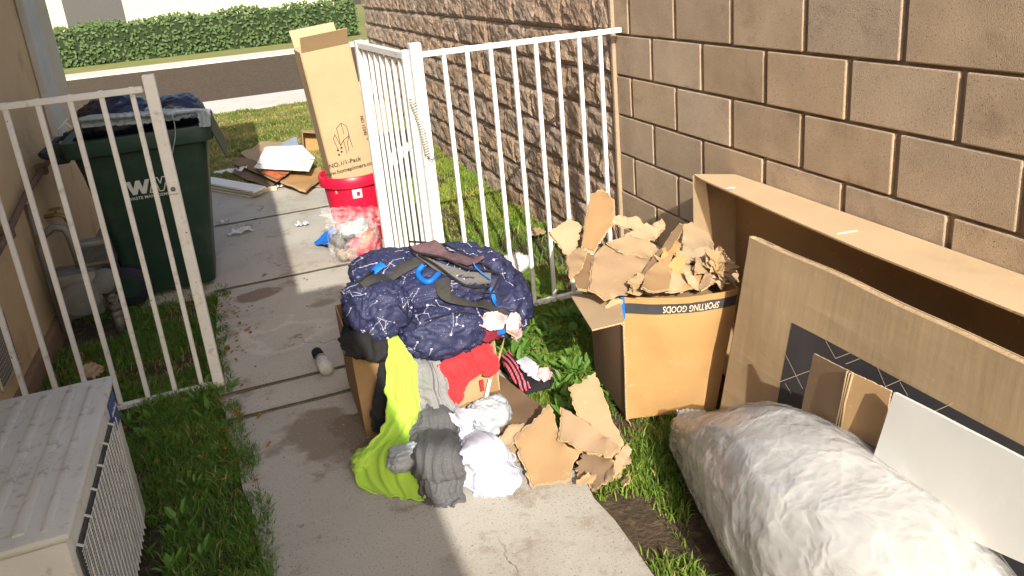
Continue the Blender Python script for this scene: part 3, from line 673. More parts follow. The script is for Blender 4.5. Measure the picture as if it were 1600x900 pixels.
def puff(name, c, r, m_, parent=None, seed=0, rot=0., tilt=0., amp=.05, ex=.8, nu=56, nv=36, wr=3., flat=None, fine=.4, bk=0., bkn=None):
    """a stuffed, wrinkled form: super-ellipsoid with creases"""
    c = Vector(c); r = Vector(r); vs = []; Rm = Matrix.Rotation(rot, 3, 'Z') @ Matrix.Rotation(tilt, 3, 'X'); sd = Vector((seed*3.1, seed, seed*.5))
    def sg(v, e): return math.copysign(abs(v)**e, v)
    mr = (r.x+r.y+r.z)/3
    for i in range(nv+1):
        th = math.pi*i/nv-math.pi/2
        for j in range(nu):
            ph = 2*math.pi*j/nu
            d = Vector((sg(math.cos(th), ex)*sg(math.cos(ph), ex), sg(math.cos(th), ex)*sg(math.sin(ph), ex), sg(math.sin(th), ex)))
            u = Vector((math.cos(th)*math.cos(ph), math.cos(th)*math.sin(ph), math.sin(th)))
            w_ = 1-2.2*abs(noise.noise(u*wr+sd)); w2 = 1-2.2*abs(noise.noise(u*wr*2.3+sd)); lo = noise.noise(u*1.4+sd)
            k = 1+amp*(w_*.8+w2*fine+lo*1.3+.25*noise.noise(u*wr*5+sd))
            p = Vector((d.x*r.x, d.y*r.y, d.z*r.z))*k
            vs.append(c+Rm @ p)
    fs = [(i*nu+j, i*nu+(j+1) % nu, (i+1)*nu+(j+1) % nu, (i+1)*nu+j) for i in range(nv) for j in range(nu)]
    if bk:
        P = np.array([v[:] for v in vs], float).reshape(nv+1, nu, 3); C0 = np.array(c[:])
        N = gnormals(P, True); sg_ = np.sign((N*(P-C0)).sum(2)); sg_[sg_ == 0] = 1; N = N*sg_[..., None]
        N[0] = (0, 0, -1); N[-1] = (0, 0, 1)
        P = buckle(P, N, 1.10, 1.10, iters=60, lim=bk, seed=seed, wrap=True, bend=bkn or 3)
        vs = [Vector(p) for p in P.reshape(-1, 3)]
    if flat is not None:
        for v in vs:
            if v.z < flat: v.z = flat+.15*(v.z-flat)
    bm = bmesh.new(); bv = [bm.verts.new(v) for v in vs]
    for f in fs: bm.faces.new([bv[k] for k in f])
    bmesh.ops.remove_doubles(bm, verts=bm.verts[:], dist=1e-5); bmesh.ops.recalc_face_normals(bm, faces=bm.faces[:])
    return bm_obj(name, bm, m_, parent, True)

def ribbon(name, pts, wdt, thick, m_, parent=None, nrm=(0, -.5, 1), n=None):
    """flat strap following points"""
    P = [Vector(p) for p in pts]; n = n or len(P)*6; vs = []; up_ = Vector(nrm).normalized()
    for i in range(n+1):
        t = i/n; p = crom(P, t); T = (crom(P, min(1, t+.01))-crom(P, max(0, t-.01))).normalized(); s = T.cross(up_).normalized(); u = s.cross(T)
        ww = wdt if not isinstance(wdt, (list, tuple)) else wid_at(wdt, t)
        for a, b in ((-1, 0), (-.8, 1), (.8, 1), (1, 0), (.8, -1), (-.8, -1)): vs.append(p+s*a*ww/2+u*b*thick/2)
    fs = [(i*6+j, i*6+(j+1) % 6, (i+1)*6+(j+1) % 6, (i+1)*6+j) for i in range(n) for j in range(6)]+[tuple(range(6))[::-1], tuple(n*6+j for j in range(6))]
    o = mesh_obj(name, vs, fs, m_, parent); return auto_smooth(o, 50)

def text(name, s, size, Mx, m_, parent, warp=None, xs=1., ext=.0006, track=1.):
    cu = bpy.data.curves.new(name, 'FONT'); cu.body = s; cu.size = size; cu.extrude = ext; cu.align_x = 'CENTER'; cu.align_y = 'CENTER'; cu.resolution_u = 3; cu.space_character = track
    cu.offset = size*.012
    to = bpy.data.objects.new(name+'_src', cu); COL.objects.link(to)
    dg = bpy.context.evaluated_depsgraph_get(); me = bpy.data.meshes.new_from_object(to.evaluated_get(dg))
    vs = []
    for v in me.vertices:
        p = Vector((v.co.x*xs, v.co.y, v.co.z)); p = Mx @ p; vs.append(warp(p) if warp else p)
    fs = [tuple(p.vertices) for p in me.polygons]
    COL.objects.unlink(to); bpy.data.objects.remove(to); bpy.data.curves.remove(cu); bpy.data.meshes.remove(me)
    return mesh_obj(name, vs, fs, m_, parent)

def basis(x, z_n, o):       # text plane: x direction, outward normal, origin
    x = Vector(x).normalized(); n = Vector(z_n).normalized(); y = n.cross(x).normalized(); x = y.cross(n)
    m_ = Matrix((x, y, n)).transposed().to_4x4(); m_.translation = o; return m_

# ------------------------------------------------------------------ green wheeled bin
bn = thing('wheeled_bin', (-.56, 4.95, 0), 'dark green wheeled rubbish bin with white lettering, heaped with bags behind the left fence', 'rubbish bin')
def loft(mb, secs, n=5, rad=.05, mi=0, cap=(True, False)):
    rings = []
    for x0, x1, y0, y1, z, rr in secs:
        ring = []
        for cx, cy, a0 in ((x1-rr, y1-rr, 0), (x0+rr, y1-rr, 90), (x0+rr, y0+rr, 180), (x1-rr, y0+rr, 270)):
            for k in range(n+1): a = R(a0+90*k/n); ring.append(Vector((cx+rr*math.cos(a), cy+rr*math.sin(a), z)))
        rings.append(ring)
    m_ = len(rings[0]); vs = [p for r_ in rings for p in r_]
    fs = [[i*m_+j, i*m_+(j+1) % m_, (i+1)*m_+(j+1) % m_, (i+1)*m_+j] for i in range(len(rings)-1) for j in range(m_)]
    if cap[0]: fs.append(list(range(m_))[::-1])
    if cap[1]: fs.append([(len(rings)-1)*m_+j for j in range(m_)])
    mb.add(vs, fs, mi)
b_ = MB(); loft(b_, [(-.80, -.345, 4.70, 5.16, .03, .05), (-.815, -.338, 4.685, 5.18, .10, .06), (-.90, -.245, 4.66, 5.24, .78, .06), (-.925, -.232, 4.652, 5.25, .90, .06),
                     (-.925, -.232, 4.652, 5.25, .955, .06), (-.905, -.25, 4.67, 5.23, .955, .05), (-.78, -.36, 4.75, 5.1, .2, .04), (-.78, -.36, 4.75, 5.1, .19, .04)], cap=(True, True))
auto_smooth(b_.build('body', M['bin'], bn), 40)
b_ = MB(); loft(b_, [(-.93, -.226, 4.646, 5.256, .885, .06), (-.965, -.19, 4.61, 5.29, .895, .07), (-.972, -.184, 4.603, 5.297, .965, .07), (-.965, -.19, 4.61, 5.29, .985, .07), (-.91, -.245, 4.665, 5.235, .985, .06), (-.91, -.245, 4.665, 5.235, .93, .06)], cap=(False, False))
auto_smooth(b_.build('rim', M['bin'], bn), 40)
sheet('front_lip', [(-.19, 4.66, .95), (-.185, 5.2, .95), (-.135, 5.2, .77), (-.135, 4.66, .77)], .006, M['bin'], bn)
MB().tube([(-.97, 4.66, .90), (-1.05, 4.66, .93), (-1.07, 4.70, .935), (-1.07, 5.2, .935), (-1.05, 5.24, .93), (-.97, 5.24, .90)], .016, 8).build('handle', M['rubber'], bn, True)
for y in (4.73, 5.13): MB().box((-1.03, y, .86), (-.95, y+.05, .975), .01).build('hinge', M['bin'], bn)
for y in (4.645, 5.165):
    wh = MB().lathe([(.035, -.03), (.10, -.03), (.118, -.018), (.118, .018), (.10, .03), (.035, .03)], (-.80, y, .118), 28, 'Y').build('wheel', M['rubber'], bn); auto_smooth(wh)
    MB().lathe([(.005, -.034), (.06, -.034), (.066, -.026), (.02, -.026)], (-.80, y, .118), 20, 'Y').build('rim', M['bin'], wh)
MB().tube([(-.80, 4.64, .118), (-.80, 5.17, .118)], .012, 8).build('axle', M['galv'], bn)
# mould ribs on the near side and lettering
def side_pt(u, v):          # near face of the bin: u across in metres (world x), v height
    t = (v-.10)/.68; return Vector((u, 4.685-.025*t-.0015, v))
def flat_poly(name, polys, fn, m_, parent, ext=.0015):
    vs = []; fs = []
    for pl in polys:
        b0 = len(vs); k = len(pl)
        for u, v in pl: vs.append(fn(u, v))
        for u, v in pl: vs.append(fn(u, v)-Vector((0, ext, 0)))
        fs.append([b0+k+i for i in range(k)])
        fs += [[b0+i, b0+(i+1) % k, b0+k+(i+1) % k, b0+k+i] for i in range(k)]
    return mesh_obj(name, vs, fs, m_, parent)
c0 = gy(188, 245, 4.66); c1 = gy(262, 268, 4.66)
ux, uz = -.695, .735
def zig(x0, y0, w_, h, s):      # heavy W as a filled outline
    o_ = [(0, 1), (.20, 1), (.27, .42), (.42, 1), (.60, 1), (.66, .42), (.82, 1), (1.0, 1), (.76, 0), (.58, 0), (.50, .45), (.38, 0), (.20, 0)]
    return [(x0+w_*a, y0+h*b) for a, b in o_]
def strips(poly, w_):
    out = []
    for i in range(len(poly)):
        a = Vector(poly[i]); b = Vector(poly[(i+1) % len(poly)]); d = (b-a).normalized(); n = Vector((-d.y, d.x))*w_/2
        out.append([tuple(a-n), tuple(b-n), tuple(b+n), tuple(a+n)])
    return out
wz = zig(ux, uz-.095, .125, .08, 0)
tri = [[wz[i] for i in k] for k in ((0, 12, 11, 2), (0, 2, 1), (2, 11, 10, 3), (3, 10, 4), (4, 10, 9, 5), (5, 9, 8, 6), (6, 8, 7))]
tri = [[(a, b) for a, b in pl] for pl in tri]
lg = flat_poly('lettering', tri, side_pt, M['print_white'], bn)
mm = [(ux+.115+.125*(1-a), uz-.095+.08*(1-b)) for a, b in [(0, 1), (.20, 1), (.27, .42), (.42, 1), (.60, 1), (.66, .42), (.82, 1), (1.0, 1), (.76, 0), (.58, 0), (.50, .45), (.38, 0), (.20, 0)]]
flat_poly('lettering', strips(mm, .006), side_pt, M['print_white'], bn)
text('lettering', 'WASTE MANAGEMENT', .0235, basis((1, 0, 0), (0, -1, .03), side_pt(ux+.12, uz-.117)+Vector((0, -.001, 0))), M['print_white'], bn, track=1.05)
# bags on top of the bin
t = thing('rubbish_bag', (-.55, 4.9, .9), 'pale blue plastic liner bag draped over the rim of the green bin', 'bag')
drape('bag_film', [(gy(128, 196, 4.63), gy(322, 182, 4.63), .0), (gy(126, 184, 4.60), gy(325, 170, 4.60), .01), ((-.9, 4.72, 1.03), (-.25, 4.72, 1.03), .03), ((-.88, 4.95, 1.07), (-.27, 4.95, 1.07), .03)], M['bagblue'], t, 30, 90, amp=.014, freq=4, along=.7, seed=4, thick=.002, ragged=.01)
drape('bag_film', [(gy(312, 196, 4.60), gy(328, 194, 4.60), 0), (gy(308, 172, 4.60), gy(328, 170, 4.60), .01)], M['bagblue'], t, 16, 12, amp=.012, freq=3, seed=9, thick=.002)
tag(puff('rubbish_bag', (-.70, 4.96, 1.03), (.20, .22, .14), M['bagnavy'], None, 3, amp=.10, wr=3.5), 'shiny dark navy bag bulging out of the left side of the green bin', 'bag')
tag(puff('rubbish_bag', (-.38, 5.0, 1.02), (.15, .18, .10), M['bagnavy'], None, 8, amp=.10, wr=3.5), 'small dark bag on the right side of the heaped green bin', 'bag')
wl = thing('wire_hanger', (-.93, 4.62, .95), 'bent white wire hanger caught at the left corner of the green bin', 'hanger')
MB().tube([gy(92, 201, 4.6), gy(100, 192, 4.6), gy(108, 184, 4.6)], .006, 5).tube([gy(100, 190, 4.6), gy(111, 198, 4.6)], .005, 5).build('wire', M['print_white'], wl)
c_ = [gy(266, 172, 4.58), gy(272, 190, 4.58), gy(274, 212, 4.58), gy(270, 235, 4.58), gy(266, 262, 4.58), gy(268, 285, 4.62)]
tag(MB().tube([crom(c_, i/20) for i in range(21)], .003, 5).build('cord', M['bagblue'], None, True), 'thin pale cord hanging down the green bin behind the fence post', 'cord')

# ------------------------------------------------------------------ red tub, tall carton and film bag
tub = thing('plastic_tub', (.59, 5.02, 0), 'crimson round plastic tub with a white label holding a tall carton', 'tub')
auto_smooth(MB().lathe([(.14, .0), (.154, .01), (.192, .40), (.200, .44), (.200, .455), (.188, .455), (.13, .05), (.02, .04)], (.60, 5.02, 0), 48).build('body', M['redplastic'], tub), 40)
auto_smooth(MB().lathe([(.20, .415), (.216, .42), (.220, .44), (.221, .48), (.212, .492), (.202, .485), (.20, .45)], (.60, 5.02, 0), 48).build('rim', M['redplastic'], tub), 40)
def tubp(a, z, e=.002):
    r_ = .154+(.192-.154)*(z-.01)/.39+e; return Vector((.60+r_*math.cos(a), 5.02+r_*math.sin(a), z))
def wrap(a0, a1, z0, z1, e, name, m_, parent, n=8):
    vs = [tubp(a0+(a1-a0)*i/n, z, e+d) for d in (0, .001) for z in (z0, z1) for i in range(n+1)]; k = n+1; fs = []
    for b0 in (0, 2*k): fs += [(b0+i, b0+i+1, b0+k+i+1, b0+k+i) for i in range(n)]
    fs += [(i, 2*k+i, 2*k+i+1, i+1) for i in range(n)]; return mesh_obj(name, vs, fs, m_, parent)
lb = wrap(-1.77, -1.45, .345, .405, .0015, 'label', M['tub_label'], tub)
wrap(-1.63, -1.52, .36, .388, .003, 'label_mark', M['redplastic'], lb)
kb = thing('tall_carton', (.58, 5.02, .2), 'tall tan carton with a chair drawing standing in the crimson tub', 'cardboard box')
# the carton leans a little to the left
tl = Matrix.Translation((.612, 5.02, .42)) @ Matrix.Rotation(R(-5.0), 4, 'Y') @ Matrix.Rotation(R(3), 4, 'Z') @ Matrix.Rotation(R(2), 4, 'X')
def kbox(lo, hi, name, m_='card_k'): return MB().box(lo, hi, .003, tl).build(name, M[m_], kb)
M['card_k'] = mat('carton_board', (.46, .33, .19), (.40, .28, .155), 3, .8, .3, bdist=.0015, extra=flutes())
kbox((-.155, -.135, -.02), (.145, -.131, .9), 'front_panel'); kbox((-.155, .131, -.02), (.145, .135, .9), 'rear_panel')
kbox((-.159, -.1305, -.02), (-.1555, .1305, .9), 'side_panel'); kbox((.1455, -.1305, -.02), (.149, .1305, .9), 'side_panel')
for s in (-1, 1):
    fl_ = MB().box((-.15, 0, 0), (.14, .13, .004), .001, tl @ Matrix.Translation((0, s*.133, .9)) @ Matrix.Rotation(R(55 if s > 0 else 105), 4, 'X') @ Matrix.Scale(s, 4, (0, 1, 0)) if s > 0 else tl @ Matrix.Translation((0, -.133, .9)) @ Matrix.Rotation(R(180-50), 4, 'X')).build('top_flap', M['card_k'], kb)
def kp(u, v, e=.0): return tl @ Vector((u, -.1365-e, v))
def kbas(u, v, ang=0):
    m_ = tl @ Matrix.Translation((u, -.1375, v)) @ Matrix.Rotation(R(90), 4, 'X') @ Matrix.Rotation(R(ang), 4, 'Z'); return m_
text('printed_text', 'NO.1/1-Pack', .040, kbas(-.055, .170), M['print_black'], kb, ext=.001)
text('printed_text', 'www.homepinners.com', .036, kbas(-.030, .122), M['print_black'], kb, ext=.001)
text('printed_text', 'NO 12345  *', .030, kbas(.116, .36, -90), M['print_black'], kb, ext=.001)
def kline(pl, w_=.0042):
    m_ = MB(); pl = [(u, v-.075) for u, v in pl]
    for i in range(len(pl)-1):
        a = Vector((pl[i][0], 0, pl[i][1])); b = Vector((pl[i+1][0], 0, pl[i+1][1])); d = (b-a); n = Vector((d.z, 0, -d.x)).normalized()*w_/2
        q = [a-n, b-n, b+n, a+n]; m_.add([tl @ Vector((p.x, -.1362, p.z)) for p in q]+[tl @ Vector((p.x, -.1378, p.z)) for p in q], [(4, 5, 6, 7), (0, 4, 7, 3), (1, 5, 6, 2), (0, 1, 5, 4), (3, 2, 6, 7)])
    return m_
d_ = MB()
for pl in ([(-.055, .36), (-.055, .475), (-.02, .50), (.01, .475), (.012, .41), (-.03, .39), (-.055, .36)], [(.01, .42), (.016, .33)], [(-.03, .39), (-.028, .30)], [(-.055, .36), (-.075, .44), (-.09, .41), (-.075, .33)], [(.012, .41), (-.01, .37), (-.012, .31)], [(-.02, .50), (-.018, .43)]):
    k_ = kline(pl, .003); d_.add(k_.v, k_.f)
d_.build('chair_drawing', M['print_black'], kb)
d_ = MB()
for q in ((-.085, .335), (-.065, .32), (-.085, .305), (-.06, .345)):
    k_ = kline([(q[0], q[1]), (q[0]+.012, q[1])], .011); d_.add(k_.v, k_.f)
d_.build('care_symbols', M['print_black'], kb)

fb = thing('film_bag', (.57, 4.72, 0), 'knotted clear film bag of red and dark rubbish leaning on the crimson tub', 'bag')
cc = gy(553, 372, 4.66)
vs_bag = puff('contents', cc+Vector((.02, .02, -.06)), (.115, .08, .075), M['redplastic'], fb, 31, amp=.25, wr=4, nu=30, nv=20)
puff('contents', cc+Vector((-.045, .01, -.01)), (.07, .06, .055), M['black'], fb, 33, amp=.3, wr=5, nu=24, nv=16)
puff('contents', cc+Vector((.065, -.01, -.03)), (.05, .05, .06), M['print_orange'], fb, 35, amp=.3, wr=5, nu=24, nv=16)
puff('contents', cc+Vector((-.05, -.02, -.075)), (.06, .05, .045), M['card_dark'], fb, 36, amp=.3, wr=5, nu=24, nv=16)
puff('contents', cc+Vector((.01, .02, .045)), (.08, .05, .05), M['palegrey'], fb, 37, amp=.3, wr=5, nu=24, nv=16)
puff('film', cc+Vector((0, 0, -.01)), (.150, .115, .14), M['bag_clear'], fb, 40, amp=.05, wr=3, flat=.004, nu=80, nv=50, bk=.016, bkn=4)
drape('film_mouth', [(gy(515, 365, 4.62), gy(592, 350, 4.66), .03), (gy(508, 340, 4.64), gy(596, 335, 4.68), .04), (gy(499, 324, 4.68), gy(600, 322, 4.74), .0)], M['bag_clear'], fb, 30, 60, amp=.016, freq=5, along=1.5, seed=6, thick=.0, ragged=.02)
fc_ = puff('crumple', gz(590, 398, .02), (.05, .04, .03), M['bag_clear'], fb, 43, amp=.2)
bg_ = thing('blue_pouch', gz(512, 380), 'bright blue flat leaf-shaped pouch lying beside the film bag', 'pouch')
tag(bg_, None)
sheet('pouch', [gz(x, y, .035) for x, y in ((491, 379), (500, 372), (508, 367), (519, 363), (527, 366), (531, 381), (522, 386), (512, 388), (502, 382))], .008, M['royal'], bg_, bend=.25, crumple=.012, seed=2)

# things behind the open gate
cr = thing('plastic_crate', gz(622, 275), 'black plastic crate holding white packets behind the open gate', 'crate')
p = gz(606, 281)
MB().box((p.x-.02, p.y, .0), (p.x+.36, p.y+.30, .36), .01).build('body', M['black'], cr)
for i in range(4): sheet('packet', [(p.x+.05+.07*i, p.y-.004, .12+.05*i), (p.x+.11+.07*i, p.y-.004, .13+.05*i), (p.x+.10+.07*i, p.y-.006, .25+.03*i), (p.x+.04+.07*i, p.y-.006, .23+.03*i)], .004, M['litter'], cr, crumple=.006, seed=i)
t = thing('cardboard_box', gz(590, 262), 'plain pinkish cardboard box standing behind the gate bars beside a black crate', 'cardboard box')
p = gz(580, 272)
MB().box((p.x-.05, p.y, 0), (p.x+.25, p.y+.25, .62), .004).build('body', M['card_light'], t)
MB().box((p.x-.03, p.y-.003, .30), (p.x+.22, p.y-.0005, .33)).build('tape', M['card_tan'], t)

# ------------------------------------------------------------------ far heap of flattened boxes
def far(px, z, m_, label, cat='cardboard', seed=0, thick=.006, grp=None, **kw):
    o = sheet('flattened_box', [gz(x, y, z) for x, y in px], thick, m_, None, seed=seed, edge=M['card_edge'], **kw)
    return tag(o, label, cat, grp)
far([(376, 240), (407, 222), (450, 220), (468, 221), (470, 240), (398, 252)], .04, M['card'], 'hindmost brown flattened box of the far heap, at the edge of the lawn', seed=1, crumple=.03)
far([(440, 222), (463, 214), (468, 232), (446, 240)], .10, M['bagblue'], 'small blue-grey sheet standing out behind the white carton', 'sheet', seed=22, crumple=.02)
far([(353, 262), (364, 255), (398, 263), (437, 281), (421, 291), (398, 283), (362, 269)], .03, M['card_dark'], 'lowest grey-brown flattened box of the far heap, nearest the pale slats', seed=3, crumple=.02)
far([(362, 253), (375, 245), (401, 252), (444, 272), (434, 283), (395, 266)], .075, M['card_dark'], 'brown flattened box lying across the middle of the far heap', seed=2, crumple=.02)
o = far([(398, 258), (420, 255), (458, 266), (432, 283), (414, 274)], .10, M['card'], 'brown flattened box with red-orange print under the white carton', seed=4, crumple=.015)
pr_ = MB()
for x0, y0, x1, y1 in ((412, 268, 436, 279), (416, 265, 441, 276), (420, 262, 446, 272), (414, 270, 420, 263), (428, 275, 436, 268)):
    a = gz(x0, y0, .112); b = gz(x1, y1, .112); n = Vector((-(b-a).y, (b-a).x, 0)).normalized()*.022; pr_.add([a-n, b-n, b+n, a+n], [(0, 1, 2, 3)])
pr_.build('orange_print', M['print_orange'], o)
far([(438, 284), (460, 267), (473, 271), (501, 259), (503, 275), (477, 295), (467, 294)], .07, M['card_orange'], 'orange-brown flattened box at the right front of the far heap', seed=5, crumple=.02, thick=.02)
far([(480, 290), (503, 270), (506, 292)], .015, M['card'], 'brown card scrap under the orange-brown box beside the tub', seed=6)
wc = thing('white_carton', gz(445, 255), 'flat white carton lying on top of the far heap of cardboard', 'carton')
sheet('panel', [gz(x, y, .17) for x, y in ((414, 229), (472, 227), (492, 247), (402, 254))], .012, M['white_card'], wc, crumple=.012, seed=3)
sheet('panel', [gz(x, y, .15) for x, y in ((402, 255), (492, 248), (483, 266), (397, 261))], .010, M['white_card'], wc, crumple=.006, seed=4)
ob = thing('open_carton', gz(485, 250), 'shallow open orange-brown tray box standing beside the tall carton', 'cardboard box')
q = [gy(x, y, 8.3) for x, y in ((470, 203), (505, 205), (506, 252), (473, 246))]
off = Vector((0, -.14, 0)); cen = sum(q, Vector())/4
sheet('back_panel', q, .006, M['card_orange'], ob, up_hint=(0, -1, 0))
for i in range(4):
    a, b = q[i], q[(i+1) % 4]; sheet('side_panel', [a, b, b+off, a+off], .006, M['card'], ob)
for i, (px, z) in enumerate((([(323, 275), (415, 291), (396, 299), (323, 285)], .085), ([(323, 279), (412, 295), (394, 302), (323, 290)], .055), ([(322, 284), (410, 299), (392, 306), (322, 294)], .02))):
    tag(sheet('loose_board', [gz(x, y, z) for x, y in px], .016, M['trim_cream' if i == 1 else 'white_card'], None, seed=i), ['top pale board of the small stack in front of the far cardboard heap', 'middle pale board of the small stack beside the far cardboard', 'bottom pale board of the small stack resting on the path'][i], 'board')
tag(MB().box(gz(404, 303, .0), gz(404, 303, .0)+Vector((.16, .04, .04)), .006, None).build('short_batten', M['trim_cream']), 'short pale batten lying across the end of the board stack', 'board')
for i, (x, y, r_, lb_) in enumerate(((352, 268, .10, 'crumpled white film beside the pale boards of the far heap'), (380, 263, .07, 'small white film scrap on the dark flattened box'), (349, 346, .045, 'small crumpled white plastic near the green bin on the shaded path'), (378, 360, .07, 'long torn white plastic scrap on the shaded path'), (472, 350, .055, 'crumpled white plastic scrap in the sun left of the tub'), (441, 290, .04, 'tiny white scrap beneath the far cardboard heap'))):
    c = gz(x, y, .02 if i > 1 else .07); rr = random.Random(i); pts_ = []
    for k in range(9):
        a = k/9*6.28; q_ = r_*rr.uniform(.4, 1.2); pts_.append(c+Vector((math.cos(a)*q_*(1.7 if i == 3 else 1), math.sin(a)*q_*.8, rr.uniform(-.01, .02))))
    tag(sheet('plastic_scrap', pts_, .0015, M['litter'], None, jag=.004, crumple=.03, seed=i+5, step=r_/5), lb_, 'plastic scrap')
# small bottle on the path joint
bt = thing('small_bottle', gz(503, 570), 'small cloudy bottle with a black cap lying on the path joint', 'bottle')
a = gz(494, 549, .035); b = gz(511, 577, .035); d = (b-a)
def along(t): return a+d*t
MB().tube([along(.28), along(.36), along(.44), along(.75), along(1.0), along(1.04)], [.014, .016, .030, .036, .036, .02], 14, flat=.9).build('body', M['bag_milky'], bt, True)
MB().tube([along(.45), along(.6), along(.98)], [.02, .027, .03], 12).build('contents', M['litter'], bt, True)
MB().tube([along(.0), along(.03), along(.22), along(.25)], [.018, .024, .026, .02], 14).build('cap', M['black'], bt, True)
# ------------------------------------------------------------------ clothes box and everything heaped on it
bx = thing('clothes_box', (.48, 2.87, 0), 'open brown cardboard box buried under the heap of clothes beside the path', 'cardboard box')
def quad(name, a, b, c, d, m_, parent, th=.005, **kw): return sheet(name, [a, b, c, d], th, m_, parent, edge=M['card_edge'], **kw)
X0, X1, Y0, Y1, ZT = .215, .765, 2.63, 3.12, .365
quad('front_panel', (X0, Y0, 0), (X1, Y0, 0), (X1, Y0, ZT), (X0-.005, Y0, ZT), M['card'], bx, up_hint=(0, -1, 0), crumple=.006)
quad('rear_panel', (X0, Y1, 0), (X1, Y1, 0), (X1, Y1, ZT), (X0, Y1, ZT), M['card'], bx, up_hint=(0, -1, 0))
quad('side_panel', (X0, Y0+.004, 0), (X0, Y1-.004, 0), (X0, Y1-.004, ZT), (X0, Y0+.004, ZT), M['card'], bx, up_hint=(-1, 0, 0))
quad('side_panel', (X1, Y0+.004, 0), (X1, Y1-.004, 0), (X1, Y1-.004, ZT), (X1, Y0+.004, ZT), M['card'], bx, up_hint=(-1, 0, 0))
quad('base_panel', (X0, Y0, .006), (X1, Y0, .006), (X1, Y1, .006), (X0, Y1, .006), M['card_dark'], bx)
fp = sheet('flap', [gy(722, 592, 2.585), gy(778, 570, 2.62), gy(789, 528, 2.66), gy(765, 600, 2.60), gy(756, 622, 2.56), gy(700, 640, 2.54)], .006, M['card_light'], bx, edge=M['card_edge'], up_hint=(0, -1, 0), jag=.003, seed=5)
sheet('flap', [(X1+.002, Y0+.02, ZT), (X1+.002, Y1-.05, ZT), (X1+.10, Y1-.05, ZT-.06), (X1+.09, Y0+.0, ZT-.10)], .006, M['card'], bx, edge=M['card_edge'])
MB().box(gy(752, 612, 2.53), gy(752, 612, 2.53)+Vector((.014, .004, .05)), .001).build('red_print', M['red'], bx)
sheet('edge_strip', [gy(757, 622, 2.53), gy(762, 622, 2.53), gy(768, 594, 2.56), gy(764, 592, 2.56)], .004, M['white_card'], bx, up_hint=(0, -1, 0))

bp = thing('backpack', (.58, 2.9, .3), 'navy backpack with a white constellation print and blue straps on top of the clothes box', 'backpack')
lob = []
def lobe(name, px, py, Y, r, seed, **kw):
    kw.setdefault('nu', 90); kw.setdefault('nv', 60)
    o = puff(name, gy(px, py, Y), r, M['navy2'], bp, seed, bk=.009, **kw); lob.append(o); return o
o = puff('body', (.60, 2.93, .385), (.345, .245, .195), M['navy2'], bp, 2, amp=.05, ex=.78, nu=130, nv=84, wr=4.2, fine=.7, bk=.014, bkn=4); lob.append(o)
lobe('front_pocket', 692, 512, 2.66, (.155, .115, .095), 5, amp=.075, rot=-.18, wr=3.4, ex=.8, fine=.7)
lobe('side_pocket', 588, 480, 2.73, (.105, .13, .10), 9, amp=.08, wr=3.4, rot=.2, ex=.75, fine=.7)
lobe('top_pocket', 668, 452, 2.78, (.20, .12, .065), 12, amp=.09, rot=-.25, wr=3.8, fine=.8)
lobe('top_pocket', 600, 425, 2.95, (.12, .14, .075), 14, amp=.08, wr=3.4, fine=.7)
lobe('side_pocket', 778, 470, 2.86, (.13, .17, .12), 16, amp=.07, wr=3.4, rot=-.3, fine=.7)
lobe('lower_panel', 655, 540, 2.70, (.16, .09, .075), 17, amp=.07, wr=3, rot=-.1)
lob[-1].data.materials[0] = M['navy']
bpy.context.view_layer.update()
VS = []; FS = []
for o in lob[:-1]:
    b0 = len(VS); VS += [v.co+o.location for v in o.data.vertices]; FS += [[b0+i for i in p.vertices] for p in o.data.polygons]
bvh = BVHTree.FromPolygons(VS, FS)
DN = Vector((.15, .72, -.68)).normalized()
def drop(p):
    h = bvh.ray_cast(Vector(p)-DN*.8, DN); return (h[0], h[1]) if h[0] is not None else (None, None)
e1 = Vector((1, 0, 0)); e1 = (e1-DN*e1.dot(DN)).normalized(); e2 = DN.cross(e1)
if e2.z < 0: e2 = -e2
cb = gy(680, 475, 2.85); mbp = MB(); rs = random.Random(12)
def dot3(u, v, r_):
    p, n = drop(cb+e1*u+e2*v)
    if p is None or n.dot(DN) > -.25: return False
    t = n.orthogonal().normalized(); b = n.cross(t); k = 7
    mbp.add([p+n*.0022]+[p+n*.0012+(t*math.cos(a)+b*math.sin(a))*r_ for a in [6.283*i/k for i in range(k)]], [(0, i+1, (i+1) % k+1) for i in range(k)]); return True
def seg3(a, b, w_=.00075):
    n_ = max(2, int((Vector(b)-Vector(a)).length/.006)); pr_ = None
    d = (Vector(b)-Vector(a)).normalized(); pd = Vector((-d.y, d.x))*w_
    for i in range(n_+1):
        q = Vector(a).lerp(Vector(b), i/n_); p, n = drop(cb+e1*q.x+e2*q.y)
        if p is None or n.dot(DN) > -.2: pr_ = None; continue
        l_ = p+n*.0012+e1*pd.x+e2*pd.y; r_ = p+n*.0012-e1*pd.x-e2*pd.y
        if pr_ and (l_-pr_[0]).length < .02: mbp.add([pr_[0], pr_[1], r_, l_], [(0, 1, 2, 3)])
        pr_ = (l_, r_)
pts_used = []
for k in range(150):
    u, v = rs.uniform(-.42, .42), rs.uniform(-.30, .30)
    if any((Vector((u, v))-q).length < .052 for q in pts_used): continue
    pts_used.append(Vector((u, v))); n_ = rs.choice((2, 3, 3, 4, 5)); a = rs.uniform(0, 6.28); P = [(u, v)]
    for i in range(n_-1):
        l = rs.uniform(.022, .05); P.append((P[-1][0]+l*math.cos(a), P[-1][1]+l*math.sin(a))); a += rs.uniform(-1.5, 1.5)
    for i in range(n_-1): seg3(P[i], P[i+1])
    if n_ > 3 and rs.random() < .5: seg3(P[1], P[-1])
    for p in P: dot3(p[0], p[1], rs.choice((.0022, .003, .004, .0055)))
for k in range(260): dot3(rs.uniform(-.42, .42), rs.uniform(-.3, .3), rs.uniform(.0008, .0016))
